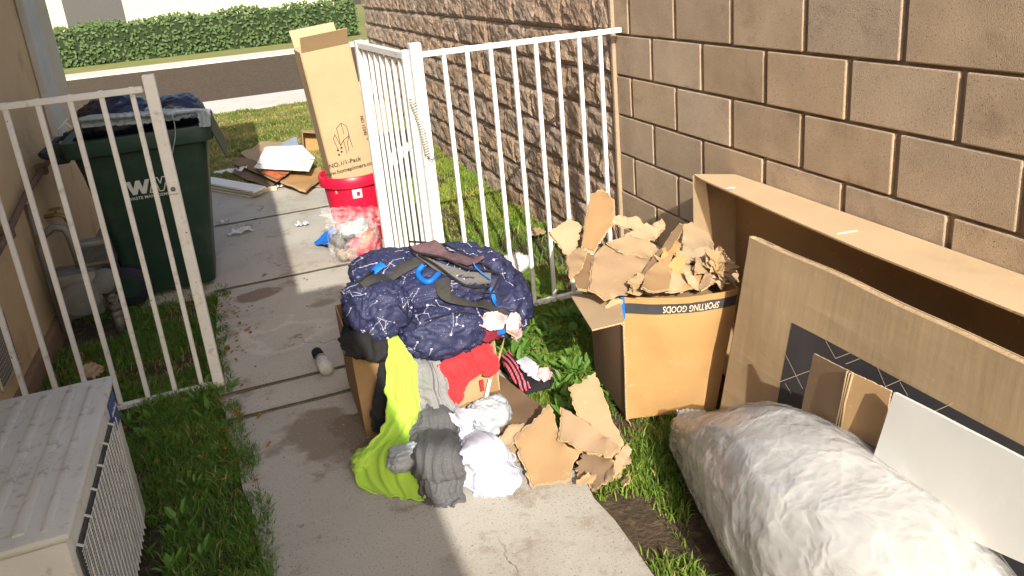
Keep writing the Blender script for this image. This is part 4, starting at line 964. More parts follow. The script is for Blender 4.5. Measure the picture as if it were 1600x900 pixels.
M['star'] = mat('constellation_print', (.46, .45, .56), None, 5, .6)
tag(mbp.build('constellation_print', M['star'], bp), kind='stuff')
def over(pxs, lift=.008):      # points of a strap that lies on the pack
    out = []
    for px, py in pxs:
        d = ray(px, py).normalized(); h = bvh.ray_cast(Vector((0, 0, CAM_H)), d)
        out.append((h[0]+h[1]*lift) if h[0] is not None else gy(px, py, 3.02))
    return out
ribbon('shoulder_strap', over([(566, 446), (580, 440), (600, 432), (625, 424), (652, 413), (672, 408)], .012), [.055, .06, .06, .05, .04], .012, M['strap'], bp)
ribbon('shoulder_strap', over([(690, 440), (697, 458), (722, 471), (757, 478), (785, 490), (806, 505)], .012), [.06, .06, .05, .045, .03], .012, M['strap'], bp)
ribbon('piping', over([(660, 438), (690, 447), (745, 455), (790, 462)], .004), .006, .004, M['strap'], bp)
ribbon('piping', over([(604, 452), (625, 480), (650, 505), (672, 498), (716, 489), (752, 492)], .003), .006, .005, M['black'], bp)
def ring3(name, pts, r_, m_): return MB().tube([crom([Vector(p) for p in pts], i/30) for i in range(31)], r_, 8).build(name, m_, bp, True)
ring3('grab_loop', over([(662, 418), (654, 430), (660, 441), (674, 442), (686, 432)], .012), .0115, M['royal'])
ribbon('blue_webbing', over([(564, 440), (574, 431), (586, 424), (600, 420)], .022), .034, .008, M['royal'], bp)
ribbon('blue_webbing', over([(570, 446), (580, 436), (588, 432)], .026), .010, .008, M['black'], bp)
ring3('zip_cord', over([(738, 416), (744, 430), (753, 448)], .045), .0030, M['royal'])
ribbon('blue_webbing', over([(768, 450), (771, 464), (775, 478)], .012), .018, .006, M['royal'], bp)
# open grey mesh back pocket lying on top
G = over([(x, y) for x, y in ((655, 409), (728, 419), (768, 424), (764, 443), (722, 438), (675, 421))], .03)
sheet('mesh_pocket', G, .010, M['meshgrey'], bp, up_hint=(0, -1, .5), crumple=.004, seed=4)
sheet('pocket_lining', over([(x, y) for x, y in ((641, 395), (674, 388), (712, 400), (746, 414), (735, 419), (693, 414), (657, 407))], .045), .012, M['meshpink'], bp, crumple=.02, seed=7)
for pl in ([(641, 394, 2.92), (674, 387, 3.01), (712, 399, 3.01), (748, 413, 2.95), (768, 424, 2.86)], [(641, 395, 2.91), (657, 408, 2.85), (693, 415, 2.85), (735, 421, 2.85), (768, 424, 2.85)], [(657, 410, 2.85), (675, 422, 2.84), (722, 439, 2.84), (764, 444, 2.84)], [(768, 424, 2.85), (768, 434, 2.84), (765, 447, 2.83)]):
    ring3('piping', over([(q[0], q[1]) for q in pl], .045), .0045, M['black'])
drape('lining_flap', [(gy(690, 425, 2.83), gy(763, 441, 2.83), 0), (gy(694, 434, 2.80), gy(764, 452, 2.80), .01)], M['black'], bp, 14, 40, amp=.006, seed=3)

def cloth(name, rows, m_, label, cat='clothing', **kw):
    kw.setdefault('hem', .0042)
    o = drape(name, rows, M[m_], None, **kw); return tag(o, label, cat)
G_ = gy
cloth('cap', [(G_(744, 520, 2.585), G_(751, 494, 2.60), .0), (G_(758, 530, 2.56), G_(763, 491, 2.61), .02), (G_(776, 527, 2.58), G_(784, 500, 2.62), .02), (G_(783, 521, 2.61), G_(788, 511, 2.64), 0)], 'maroon', 'maroon cap with a pale pink crown tucked under the right of the backpack', 'cap', nu=30, nv=26, amp=.006, freq=2, seed=3)
cloth('print_cloth', [(G_(748, 505, 2.56), G_(757, 490, 2.60), .0), (G_(766, 512, 2.54), G_(774, 488, 2.60), .015), (G_(784, 510, 2.56), G_(790, 492, 2.62), .0)], 'pinkcloth', 'small pale pink cloth lying over the maroon cap', 'cloth', nu=26, nv=26, amp=.006, freq=2, seed=5)
cloth('print_cloth', [(G_(784, 505, 2.66), G_(797, 486, 2.66), .0), (G_(797, 518, 2.66), G_(810, 490, 2.68), .012), (G_(806, 530, 2.70), G_(816, 512, 2.70), .0)], 'pinkcloth', 'pale pink and white cloth at the right end of the backpack strap', 'cloth', nu=30, nv=26, amp=.008, freq=3, seed=6)
tag(sheet('blue_tag', [G_(777, 514, 2.56), G_(789, 513, 2.57), G_(790, 521, 2.57), G_(778, 523, 2.56)], .004, M['royal'], None, up_hint=(0, -1, 0)), 'small bright blue tag beside the maroon cap', 'tag')
# black garment at the left
cloth('black_garment', [(G_(538, 512, 2.80), G_(640, 520, 2.70), .03), (G_(533, 528, 2.66), G_(625, 535, 2.62), .04), (G_(536, 545, 2.61), G_(618, 552, 2.60), .035), (G_(548, 553, 2.605), G_(612, 560, 2.60), .01)], 'black', 'black garment folded over the left edge of the clothes box', nu=50, nv=60, amp=.020, freq=4.6, seed=11, ragged=.008)
cloth('black_garment', [(G_(594, 545, 2.61), G_(616, 545, 2.60), .0), (G_(590, 580, 2.60), G_(618, 580, 2.60), .01), (G_(584, 615, 2.59), G_(618, 615, 2.59), .012), (G_(580, 645, 2.585), G_(615, 650, 2.58), .01), (G_(582, 668, 2.57), G_(610, 672, 2.57), .0)], 'black', 'black sleeve hanging down the front of the box beside the lime shirt', nu=60, nv=26, amp=.008, freq=3, seed=12)
cloth('lime_shirt', [(G_(610, 519, 2.63), G_(616, 521, 2.63), 0), (G_(607, 545, 2.575), G_(634, 545, 2.575), .02), (G_(604, 575, 2.56), G_(650, 570, 2.56), .03), (G_(602, 605, 2.55), G_(653, 603, 2.55), .035), (G_(604, 635, 2.53), G_(664, 636, 2.53), .035), (G_(601, 660, 2.50), G_(650, 662, 2.50), .03),
    (G_(580, 690, 2.45), G_(648, 690, 2.44), .03), (gz(556, 716, .05), gz(652, 722, .06), .03), (gz(560, 750, .015), gz(656, 752, .03), .02), (gz(585, 772, .0), gz(662, 780, .01), .0)], 'lime', 'bright lime green shirt hanging from the box down onto the path', nu=150, nv=60, amp=.013, freq=4.2, along=1., seed=21, ragged=.010, cross=.0)
tag(puff('lime_shirt_hem', gz(578, 718, .04), (.055, .05, .035), M['lime'], None, 6, amp=.22, wr=4), 'bunched lime green sleeve lying on the path at the foot of the lime shirt', 'clothing')
tag(puff('mint_cloth', gz(634, 716, .085), (.055, .045, .035), M['palegrey'], None, 8, amp=.24, wr=4), 'small crumpled grey-green cloth lying on the lime shirt', 'cloth')
cloth('grey_sweatshirt', [(G_(640, 558, 2.61), G_(684, 560, 2.61), .0), (G_(647, 580, 2.565), G_(690, 585, 2.565), .035), (G_(650, 605, 2.545), G_(694, 610, 2.545), .04), (G_(655, 630, 2.52), G_(702, 632, 2.52), .035), (G_(664, 650, 2.50), G_(706, 652, 2.50), .0)], 'heather', 'heather grey sweatshirt between the lime shirt and the red cloth', nu=80, nv=50, amp=.017, freq=4.2, seed=31, ragged=.008)
cloth('sweatshirt_hood', [(G_(676, 563, 2.56), G_(686, 562, 2.56), 0), (G_(684, 590, 2.53), G_(697, 590, 2.53), .012), (G_(687, 615, 2.51), G_(702, 615, 2.51), .014), (G_(698, 640, 2.48), G_(716, 634, 2.48), .016), (G_(712, 662, 2.44), G_(730, 660, 2.45), .016), (G_(717, 690, 2.38), G_(734, 690, 2.40), .014), (gz(715, 725, .09), gz(733, 727, .09), .0)], 'heather', 'grey hemmed edge of a sweatshirt curving down past the red cloth', nu=80, nv=16, amp=.003, freq=1.2, seed=33, ragged=.001)
cloth('charcoal_trousers', [(G_(664, 632, 2.50), G_(698, 634, 2.50), .0), (G_(652, 655, 2.46), G_(714, 655, 2.46), .04), (G_(644, 682, 2.41), G_(721, 685, 2.41), .035), (gz(646, 712, .12), gz(722, 712, .13), .03), (gz(652, 745, .05), gz(724, 745, .06), .03), (gz(660, 775, .01), gz(722, 778, .01), .02), (gz(672, 790, .0), gz(712, 792, .0), .0)], 'charcoal', 'dark charcoal trousers bunched at the foot of the clothes box', nu=110, nv=70, amp=.020, freq=4.2, seed=41, ragged=.01, cross=.6)
cloth('red_cloth', [(G_(686, 566, 2.56), G_(736, 536, 2.59), .0), (G_(683, 576, 2.545), G_(748, 556, 2.56), .02), (G_(694, 592, 2.535), G_(752, 576, 2.55), .025), (G_(695, 606, 2.52), G_(730, 596, 2.53), .02), (G_(695, 622, 2.505), G_(722, 618, 2.51), .015), (G_(701, 637, 2.49), G_(712, 636, 2.49), .0)], 'red', 'coral red top lying wrinkled on the front edge of the clothes box', nu=70, nv=60, amp=.013, freq=4.4, along=1.6, seed=51, ragged=.004, cross=.3)
cloth('red_cloth', [(G_(735, 538, 2.57), G_(760, 533, 2.59), 0), (G_(739, 556, 2.54), G_(772, 553, 2.565), .016), (G_(752, 576, 2.53), G_(778, 570, 2.56), .014), (G_(760, 586, 2.52), G_(774, 580, 2.54), .0)], 'red', 'coral red sleeve lying to the right of the red top', nu=46, nv=36, amp=.012, freq=3.6, seed=52, ragged=.006)
tag(puff('pale_grey_cloth', G_(764, 653, 2.46), (.082, .07, .075), M['palegrey'], None, 61, amp=.11, wr=3.2, ex=.85, nu=80, nv=50, fine=.3, bk=.014, bkn=4), 'pale blue-grey bundled shirt right of the white cloth', 'clothing')
cloth('white_shirt_sleeve', [(G_(704, 652, 2.46), G_(712, 634, 2.47), 0), (G_(724, 660, 2.38), G_(728, 638, 2.40), .02), (G_(744, 656, 2.37), G_(752, 640, 2.39), .02), (G_(757, 662, 2.36), G_(765, 652, 2.37), .0)], 'whitecloth', 'white sleeve lying over the pale blue-grey shirt', nu=50, nv=26, amp=.007, freq=2.6, seed=63, ragged=.006)
cloth('white_shirt', [(G_(705, 646, 2.44), G_(732, 645, 2.42), .0), (G_(716, 668, 2.39), G_(738, 668, 2.38), .02), (G_(722, 690, 2.34), G_(752, 685, 2.35), .03), (gz(722, 708, .12), gz(792, 700, .06), .04), (gz(724, 732, .06), gz(800, 722, .03), .035), (gz(728, 756, .02), gz(812, 750, .02), .02), (gz(742, 775, .0), gz(800, 772, .0), .0)], 'whitecloth', 'crumpled white shirt on the ground at the front of the clothes heap', nu=110, nv=70, amp=.020, freq=5., seed=71, ragged=.01, cross=.5)

# plaid slipper on the grass
sl_ = thing('plaid_slipper', gz(825, 590), 'pink and black plaid slipper with white lining lying open on the grass', 'slipper')
drape('sole', [(gz(792, 562, .09), gz(800, 556, .09), 0), (gz(800, 590, .05), gz(818, 570, .06), .01), (gz(822, 612, .04), gz(846, 588, .05), .012), (gz(848, 606, .04), gz(862, 578, .06), .01), (gz(862, 596, .05), gz(867, 584, .05), 0)], M['black'], sl_, 40, 26, amp=.004, thick=.012, seed=2)
drape('upper', [(gz(785, 556, .10), gz(797, 547, .12), .0), (gz(789, 576, .08), gz(807, 567, .12), .012), (gz(804, 596, .06), gz(817, 586, .10), .014), (gz(818, 610, .05), gz(829, 602, .07), .0)], M['plaid'], sl_, 40, 20, amp=.004, thick=.006, seed=3)
drape('lining', [(gz(808, 563, .11), gz(822, 556, .12), 0), (gz(817, 576, .09), gz(837, 566, .12), .01), (gz(828, 586, .08), gz(842, 576, .1), .01), (gz(842, 593, .07), gz(852, 582, .08), 0)], M['whitecloth'], sl_, 40, 26, amp=.004, thick=.004, seed=4)
drape('insole', [(gz(840, 586, .09), gz(842, 574, .11), 0), (gz(850, 594, .08), gz(855, 574, .11), .008), (gz(859, 590, .07), gz(862, 582, .08), .0)], M['pinkcloth'], sl_, 20, 16, amp=.003, thick=.004, seed=5)
# white paper on the grass beyond the fence
tag(puff('crumpled_paper', gz(800, 414, .03), (.10, .06, .045), M['litter'], None, 4, amp=.28, wr=3.5, rot=.5), 'crumpled white paper lying on the grass behind the fence bars', 'paper')

# ------------------------------------------------------------------ torn card at the foot of the heap
dp = sheet('flattened_card', [gz(x, y, .05) for x, y in ((762, 592), (778, 583), (850, 636), (842, 658), (818, 682), (790, 690), (770, 640))], .008, M['card_dark'], None, jag=.004, crumple=.01, seed=3)
tag(dp, 'dark damp flattened cardboard on the grass behind the torn pieces', 'cardboard')
def torn(px, m_, label, seed, group=None, jag=.006, crumple=.012, bend=0., th=.004, **kw):
    pp_ = [(gy(x, y, k) if k > 1.3 else gz(x, y, k)) for x, y, k in px]
    o = sheet('torn_cardboard', pp_, th, M[m_], None, jag=jag, crumple=crumple, bend=bend, seed=seed, edge=M['card_edge'], **kw)
    if th > .002:      # the paler ply left along the tear
        c_ = sum(pp_, Vector())/len(pp_); sheet('torn_ply', [c_+(p-c_)*1.07+Vector((.001, .003, -.006)) for p in pp_], 0, M['card_light'], o, jag=jag*1.5, crumple=crumple, bend=bend, seed=seed)
    return tag(o, label, 'cardboard', group)
torn([(806, 680, .12), (862, 643, .14), (876, 684, .16), (906, 704, .10), (896, 726, .05), (892, 752, .02), (835, 762, .02), (818, 722, .06)], 'card', 'largest flat torn cardboard piece on the ground beside the white shirt', 1, bend=.06)
torn([(890, 606, .27), (908, 596, .28), (926, 584, .28), (943, 612, .24), (968, 684, .08), (958, 704, .04), (908, 688, .10), (902, 645, .18)], 'card', 'curled upright torn cardboard strip rising toward the sporting goods box', 2, bend=.18)
torn([(880, 641, .17), (905, 650, .17), (945, 678, .15), (967, 700, .12), (955, 716, .10), (922, 704, .12), (874, 683, .14)], 'card', 'crumpled torn cardboard strip lying across the ground heap', 3, bend=-.15, crumple=.02)
torn([(900, 735, .03), (914, 704, .07), (955, 714, .07), (962, 742, .02), (930, 765, .0)], 'card_dark', 'torn cardboard corner under the crumpled strip on the ground', 4)
torn([(952, 736, .02), (962, 708, .05), (982, 694, .05), (986, 716, .03), (968, 736, .01)], 'card_light', 'pale torn paper ply at the right tip of the ground heap', 5, crumple=.02, jag=.008)
torn([(774, 692, .09), (798, 664, .11), (816, 658, .12), (822, 670, .10), (796, 700, .08)], 'card_light', 'thin pale torn cardboard strip between the white shirt and big torn piece', 6)
torn([(786, 700, .05), (824, 672, .09), (832, 690, .06), (812, 722, .03)], 'card', 'small torn cardboard scrap touching the white shirt', 7)
torn([(826, 366, .03), (836, 355, .03), (852, 358, .03), (851, 364, .02), (838, 368, .02)], 'card_light', 'small tan card scrap on the grass at the foot of the rough wall', 8, jag=.01)
torn([(128, 582, .03), (136, 566, .06), (158, 570, .05), (160, 582, .04), (142, 592, .02)], 'card_light', 'curled tan card scrap in the shaded grass behind the air conditioner', 9, jag=.012, crumple=.03)

gg = 'small torn cardboard bits around the foot of the clothes heap'
rs = random.Random(77)
for i in range(16):
    q = gz(*(rs.choice(((rs.uniform(772, 808), rs.uniform(688, 722)), (rs.uniform(900, 990), rs.uniform(700, 760)), (rs.uniform(868, 890), rs.uniform(655, 745))))), rs.uniform(.02, .05)); r_ = rs.uniform(.02, .06); n = Vector((rs.gauss(0, .5), rs.gauss(-.3, .5), 1)).normalized(); t = Matrix.Rotation(rs.uniform(0, 6.28), 3, n) @ n.orthogonal().normalized(); b = n.cross(t)
    P = [q+t*math.cos(6.283*j/5)*r_*rs.uniform(.7, 1.2)+b*math.sin(6.283*j/5)*r_*.55*rs.uniform(.7, 1.2) for j in range(5)]
    tag(sheet('torn_cardboard', P, rs.choice((.0015, .004)), M[rs.choice(('card', 'card_light', 'card_light', 'card_orange'))], None, jag=.005, crumple=.012, bend=rs.uniform(-.3, .3), seed=300+i, edge=M['card_edge']), 'small torn cardboard bit lying among the larger torn pieces on the ground', 'cardboard', gg)
# ------------------------------------------------------------------ sporting goods box
sb = thing('printed_box', (1.33, 2.4, 0), 'tan cardboard box printed SPORTING GOODS upside down, overfilled with torn cardboard', 'cardboard box')
FL, FR, BLc, BRc = Vector((1.158, 2.28, 0)), Vector((1.485, 2.18, 0)), Vector((1.195, 2.62, 0)), Vector((1.57, 2.53, 0))
TFL, TFR, TBL, TBR = Vector((1.165, 2.28, .51)), Vector((1.58, 2.165, .49)), Vector((1.185, 2.63, .50)), Vector((1.64, 2.53, .50))
fn_ = Vector((-.29, -.957, 0))
def F(s, z, e=0.):
    h = z/.5; a = lerp3(FL, FR, s); b = lerp3(TFL, TFR, s); p = lerp3(a, b, h); p.z = lerp3(TFL, TFR, s).z*h
    bul = .045*max(0, math.sin(math.pi*s))**1.2*max(0, h)**.8+.010*noise.noise(Vector((s*4, h*3, 2)))+.003*(1-2*abs(noise.noise(Vector((s*9, h*5, 6)))))
    return p+fn_*(bul+e)
def fpanel(name, fn, nx, ny, m_, parent, th=.005):
    bm = bmesh.new(); g = [[bm.verts.new(fn(i/nx, j/ny)) for i in range(nx+1)] for j in range(ny+1)]
    for j in range(ny):
        for i in range(nx): bm.faces.new((g[j][i], g[j][i+1], g[j+1][i+1], g[j+1][i]))
    bm.normal_update()
    if sum(f.normal.dot(Vector((-.5, -.7, .6))) for f in bm.faces) < 0: bmesh.ops.reverse_faces(bm, faces=bm.faces[:])
    if th: thicken(bm, th)
    for f in bm.faces: f.material_index = 0
    return auto_smooth(bm_obj(name, bm, m_, parent), 40)
fpanel('front_panel', lambda s, t: F(s, .5*t), 24, 20, M['card_orange'], sb)
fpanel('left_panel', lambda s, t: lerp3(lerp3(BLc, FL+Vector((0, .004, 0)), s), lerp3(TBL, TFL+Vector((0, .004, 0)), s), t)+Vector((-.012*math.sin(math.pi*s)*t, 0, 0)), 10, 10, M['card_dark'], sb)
fpanel('right_panel', lambda s, t: lerp3(lerp3(FR+Vector((.0, .004, 0)), BRc, s), lerp3(TFR+Vector((0, .004, 0)), TBR, s), t), 8, 8, M['card_orange'], sb)
fpanel('rear_panel', lambda s, t: lerp3(lerp3(BRc, BLc, s), lerp3(TBR, TBL, s), t), 8, 8, M['card_orange'], sb)
MB().tube([F(0, .5*i/6, .001)+Vector((-.001, 0, 0)) for i in range(7)], .004, 6).build('corner_crease', M['card_edge'], sb)
bd = fpanel('printed_band', lambda s, t: F(.004+s*.992, .437+.040*t, .0018), 40, 2, M['print_band'], sb, 0)
c_ = Matrix.Identity(4)
def tw(p):   # upside down: text x runs right to left along the band, y runs down
    s = .575-p.x*2.6; z = .457-p.y
    return F(s, z, .0035-(p.z))
text('printed_text', 'SPORTING GOODS', .036, Matrix.Identity(4), M['print_cream'], sb, warp=tw, xs=.62, ext=.0004)
tag(MB().box((-.008, -.006, -.045), (.008, .006, .045), .003, Matrix.Translation(F(-.012, .465, .012))).build('blue_clip', M['royal']), 'blue plastic clip on the front left corner of the SPORTING GOODS box', 'clip')
sheet('flap', [gz(890, 460, .50), gz(925, 515, .50), gz(976, 504, .505), gz(968, 462, .51)], .005, M['card_light'], sb, edge=M['card_edge'], seed=1, bend=.03)
gp = 'torn cardboard heaped in the SPORTING GOODS box'
HL = [([(905, 386, 2.60), (914, 348, 2.61), (924, 304, 2.63), (938, 296, 2.64), (956, 312, 2.64), (959, 345, 2.62), (947, 362, 2.6), (930, 392, 2.56)], 'card', 'tall rounded torn flap standing highest at the back left of the box'),
 ([(858, 362, 2.56), (890, 340, 2.58), (908, 350, 2.56), (901, 385, 2.50), (888, 400, 2.48)], 'card_light', 'square torn flap sticking out left of the overfilled box'),
 ([(885, 400, 2.452), (928, 398, 2.459), (930, 455, 2.265), (903, 450, 2.282)], 'card_dark', 'dark card piece painted as the shaded cavity inside the left rim of the box'),  # dark card put where the heap only has a shaded hollow
 ([(960, 336, 2.640), (997, 339, 2.629), (1008, 353, 2.582), (1000, 361, 2.555), (956, 347, 2.602)], 'card_light', 'pale torn strip along the back of the heap in the box'),
 ([(1010, 350, 2.592), (1033, 362, 2.551), (1019, 376, 2.504), (988, 374, 2.510), (975, 367, 2.534)], 'card_light', 'pale torn piece behind the broad sheet in the heap'),
 ([(1067, 353, 2.562), (1085, 345, 2.589), (1118, 377, 2.480), (1102, 390, 2.436), (1068, 393, 2.426)], 'card_light', 'upright triangular torn piece at the back right of the heap'),
 ([(948, 378, 2.497), (985, 367, 2.534), (1012, 376, 2.504), (1034, 392, 2.449), (1003, 402, 2.415), (966, 394, 2.442)], 'card_light', 'torn flap overlapping the top of the broad sheet'),
 ([(953, 376, 2.514), (1021, 402, 2.425), (997, 434, 2.316), (979, 456, 2.242), (947, 463, 2.218), (922, 450, 2.262), (929, 397, 2.442)], 'card', 'broad smooth torn sheet on the left front of the box contents'),
 ([(983, 452, 2.230), (1061, 350, 2.577), (1069, 352, 2.570), (1058, 374, 2.495), (1002, 456, 2.217)], 'card_dark', 'narrow dark card strip painted as the shaded gap across the heap'),  # dark strip colours in the shaded slit between torn pieces
 ([(1062, 366, 2.518), (1062, 393, 2.426), (1020, 420, 2.334), (1012, 410, 2.368)], 'card_orange', 'orange torn strip right of the dark diagonal gap'),
 ([(1055, 396, 2.406), (1103, 386, 2.440), (1130, 400, 2.392), (1094, 406, 2.372), (1058, 416, 2.338)], 'card_light', 'long pale torn strip below the upright triangle'),
 ([(1048, 410, 2.353), (1093, 414, 2.339), (1087, 430, 2.285), (1070, 452, 2.210), (1042, 452, 2.210)], 'card_light', 'pale square torn piece above the word SPORTING'),
 ([(1000, 456, 2.187), (1011, 421, 2.306), (1044, 402, 2.370), (1052, 413, 2.333), (1045, 453, 2.197), (1025, 457, 2.183)], 'card', 'slanting torn piece right of the dark gap in the heap'),
 ([(1067, 452, 2.205), (1074, 430, 2.280), (1110, 417, 2.324), (1127, 437, 2.256), (1102, 447, 2.222)], 'card_orange', 'orange torn piece at the right front of the heap in the box'),
 ([(1092, 446, 2.216), (1124, 421, 2.301), (1133, 401, 2.369), (1154, 427, 2.280), (1155, 437, 2.246), (1138, 439, 2.239)], 'card_light', 'pale ragged torn tip at the far right rim of the overfilled box'),
 ([(1095, 404, 2.363), (1126, 398, 2.384), (1136, 412, 2.336), (1108, 424, 2.295)], 'card_light', 'pale curled torn piece near the right tip of the heap'),
 ([(980, 440, 2.246), (1000, 424, 2.300), (1012, 432, 2.273), (992, 452, 2.205)], 'card_light', 'small pale torn curl at the lower edge of the broad sheet'),
 ([(886, 402, 2.415), (905, 384, 2.476), (918, 392, 2.449), (908, 420, 2.354), (892, 432, 2.313)], 'card', 'curled torn flap at the left rim of the box'),
 ([(946, 480, 2.235), (958, 466, 2.245), (972, 470, 2.25), (964, 490, 2.22), (974, 506, 2.21), (962, 500, 2.215)], 'card_light', 'small ragged pale scrap on the open left flap of the box'),
 ([(1020, 350, 2.63), (1036, 340, 2.66), (1040, 356, 2.62), (1026, 364, 2.6)], 'card_light', 'small pale scrap at the top middle of the heap against the wall')]
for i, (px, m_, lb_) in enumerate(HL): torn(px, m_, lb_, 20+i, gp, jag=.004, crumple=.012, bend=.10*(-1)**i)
rs = random.Random(5)
for i in range(30):
    s = rs.uniform(.04, .96); d = rs.uniform(.03, .93)
    if s < .42 and d < .62: s = rs.uniform(.5, .96)
    if i < 8: s, d = rs.uniform(.45, .92), rs.uniform(.05, .3); top = lerp3(lerp3(TFL, TFR, s), lerp3(TBL, TBR, s), d)
    c = top+Vector((0, 0, rs.uniform(-.03, .0)+.085*math.sin(math.pi*min(1, max(.0, s)))**.6*math.sin(math.pi*(d*.75+.14))+.05*d))
    r_ = rs.uniform(.04, .095); n = Vector((rs.gauss(-.2, .35), rs.gauss(-.65, .35), .9)).normalized(); t = n.orthogonal().normalized(); t = Matrix.Rotation(rs.uniform(0, 6.28), 3, n) @ t; b = n.cross(t)
    asp = rs.uniform(.25, .7); k = rs.choice((4, 4, 5, 6))
    P = [c+t*math.cos(6.283*j/k)*r_*rs.uniform(.7, 1.15)+b*math.sin(6.283*j/k)*r_*asp*rs.uniform(.7, 1.15) for j in range(k)]
    o = sheet('torn_cardboard', P, rs.choice((.0015, .004, .004)), M[rs.choice(('card', 'card', 'card_light', 'card_light', 'card_light', 'card_orange'))], None, jag=.0035, crumple=.010, bend=rs.uniform(-.22, .22), seed=100+i, edge=M['card_edge'])
    tag(o, 'small torn scrap of cardboard among the heap filling the box', 'cardboard', gp)
puff('packed_scraps', (1.38, 2.42, .44), (.17, .15, .07), M['card_dark'], sb, 7, amp=.2, wr=4)

# ------------------------------------------------------------------ long open box against the wall
la = thing('long_open_box', (1.7, 1.6, 0), 'long shallow open cardboard box standing on edge against the block wall', 'cardboard box')
ZA = .818
sheet('top_panel', [(1.798, .5, ZA), (1.798, 2.488, ZA), (1.668, 2.59, ZA), (1.652, 2.50, ZA), (1.622, 2.1, ZA), (1.597, 1.6, ZA), (1.600, 1.1, ZA), (1.61, .5, ZA)], .006, M['card_long'], la, edge=M['card_edge'], crumple=.004, seed=2)
sheet('back_panel', [(1.799, .5, .01), (1.799, 2.486, .01), (1.799, 2.486, ZA-.007), (1.799, .5, ZA-.007)], .005, M['card'], la)  # inner panels take a darker card that paints in the interior shade
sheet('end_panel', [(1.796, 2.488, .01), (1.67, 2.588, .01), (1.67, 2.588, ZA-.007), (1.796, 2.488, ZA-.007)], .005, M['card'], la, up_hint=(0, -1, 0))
sheet('bottom_panel', [(1.796, .5, .012), (1.796, 2.484, .012), (1.67, 2.58, .012), (1.60, 1.6, .012), (1.60, .5, .012)], .005, M['card'], la)
sheet('end_flap', [(1.664, 2.586, .01), (1.664, 2.586, ZA-.006), (1.682, 2.525, ZA-.008), (1.70, 2.48, .40), (1.70, 2.48, .01)], .005, M['card_long'], la, edge=M['card_edge'], up_hint=(-1, -.3, 0))
MB().tube([(1.699, 1.735, ZA+.002), (1.63, 1.745, ZA+.002)], .003, 5, flat=.5).build('tape_edge', M['print_cream'], la)
sheet('torn_spot', [gz(1142, 294, ZA+.006)+Vector(v) for v in ((-.02, 0, 0), (0, .014, 0), (.022, .002, 0), (.005, -.012, 0))], .001, M['white_card'], la, jag=.003)

# flat box leaning in front of it
lb2 = thing('flat_tv_box', (1.45, 1.4, 0), 'large flat tan cardboard box with a black printed screen panel leaning on the long box', 'cardboard box')
nB = Vector((-.985, 0, .17)).normalized()
def Bp(y, z, e=0.): # face of the leaning box
    q = Vector((1.392+.186*z, y, z)); q.x += .012*noise.noise(Vector((y*2.2, z*3, 1)))
    return q+nB*e
def topz(y): return .742+.006*noise.noise(Vector((y*4, 0, 7)))
fpanel('front_panel', lambda s, t: Bp(.35+(2.03-.35)*s+.012*(1-t), t*topz(.35+1.68*s)), 60, 26, M['card_tan'], lb2, .006)
fpanel('rear_panel', lambda s, t: Bp(.35+(2.03-.35)*s+.012*(1-t), t*topz(.35+1.68*s), -.034), 30, 8, M['card_tan'], lb2, .005)
fpanel('top_edge', lambda s, t: Bp(.35+1.68*s, topz(.35+1.68*s)-.002+.006*noise.noise(Vector((s*40, t*3, 0))), -.003-.030*t), 90, 3, M['card_edge'], lb2, .004)
fpanel('side_edge', lambda s, t: Bp(2.03+.012*(1-t), t*.742, -.003-.030*s), 3, 20, M['card_light'], lb2, .004)
MB().tube([Bp(2.034+.012*(1-i/10), .745*i/10, -.016) for i in range(11)], .012, 8).build('side_fold', M['card_light'], lb2, True)
A_, B_ = gx(1238.5, 504, 1.495), gx(1600, 697, 1.50)
def zt(y): return A_.z+(A_.y-y)*(B_.z-A_.z)/(A_.y-B_.y)
dk = fpanel('printed_panel', lambda s, t: Bp(.5+(A_.y-.5)*s+.0, zt(A_.y)*t*.999+.0, .0018) if False else Bp(.5+(A_.y-.5)*s, .12+(zt(.5+(A_.y-.5)*s)-.12)*t, .0016), 40, 14, M['print_band'], lb2, 0)
def Bpx(x, y):
    # meets the leaning face x = 1.392+.186 z
    d = ray(x, y); t = (1.392+.186*CAM_H)/(d.x-.186*d.z); q = Vector((0, 0, CAM_H))+d*t; return q.y, q.z
ln_ = MB()
for a, b in (((712, 265), (755, 345)), ((505, 450), (640, 400)), ((535, 320), (610, 480)), ((755, 345), (820, 320)), ((800, 370), (865, 345)), ((945, 385), (980, 470)), ((980, 470), (1050, 440)), ((1045, 450), (1080, 510)), ((1200, 580), (1280, 545)), ((535, 455), (560, 500)), ((1290, 620), (1300, 650))):
    a = Bpx(1040+a[0]/2.857, 440+a[1]/2.857); b = Bpx(1040+b[0]/2.857, 440+b[1]/2.857); dd = Vector((b[0]-a[0], b[1]-a[1])); nn = Vector((-dd.y, dd.x)).normalized()*.0009
    for i in range(6):
        p = (a[0]+dd.x*i/6, a[1]+dd.y*i/6); q = (a[0]+dd.x*(i+1)/6, a[1]+dd.y*(i+1)/6)
        ln_.add([Bp(p[0]-nn.x, p[1]-nn.y, .0030), Bp(p[0]+nn.x, p[1]+nn.y, .0030), Bp(q[0]+nn.x, q[1]+nn.y, .0030), Bp(q[0]-nn.x, q[1]-nn.y, .0030)], [(0, 1, 2, 3)])
ln_.build('printed_lines', M['print_cream'], dk)
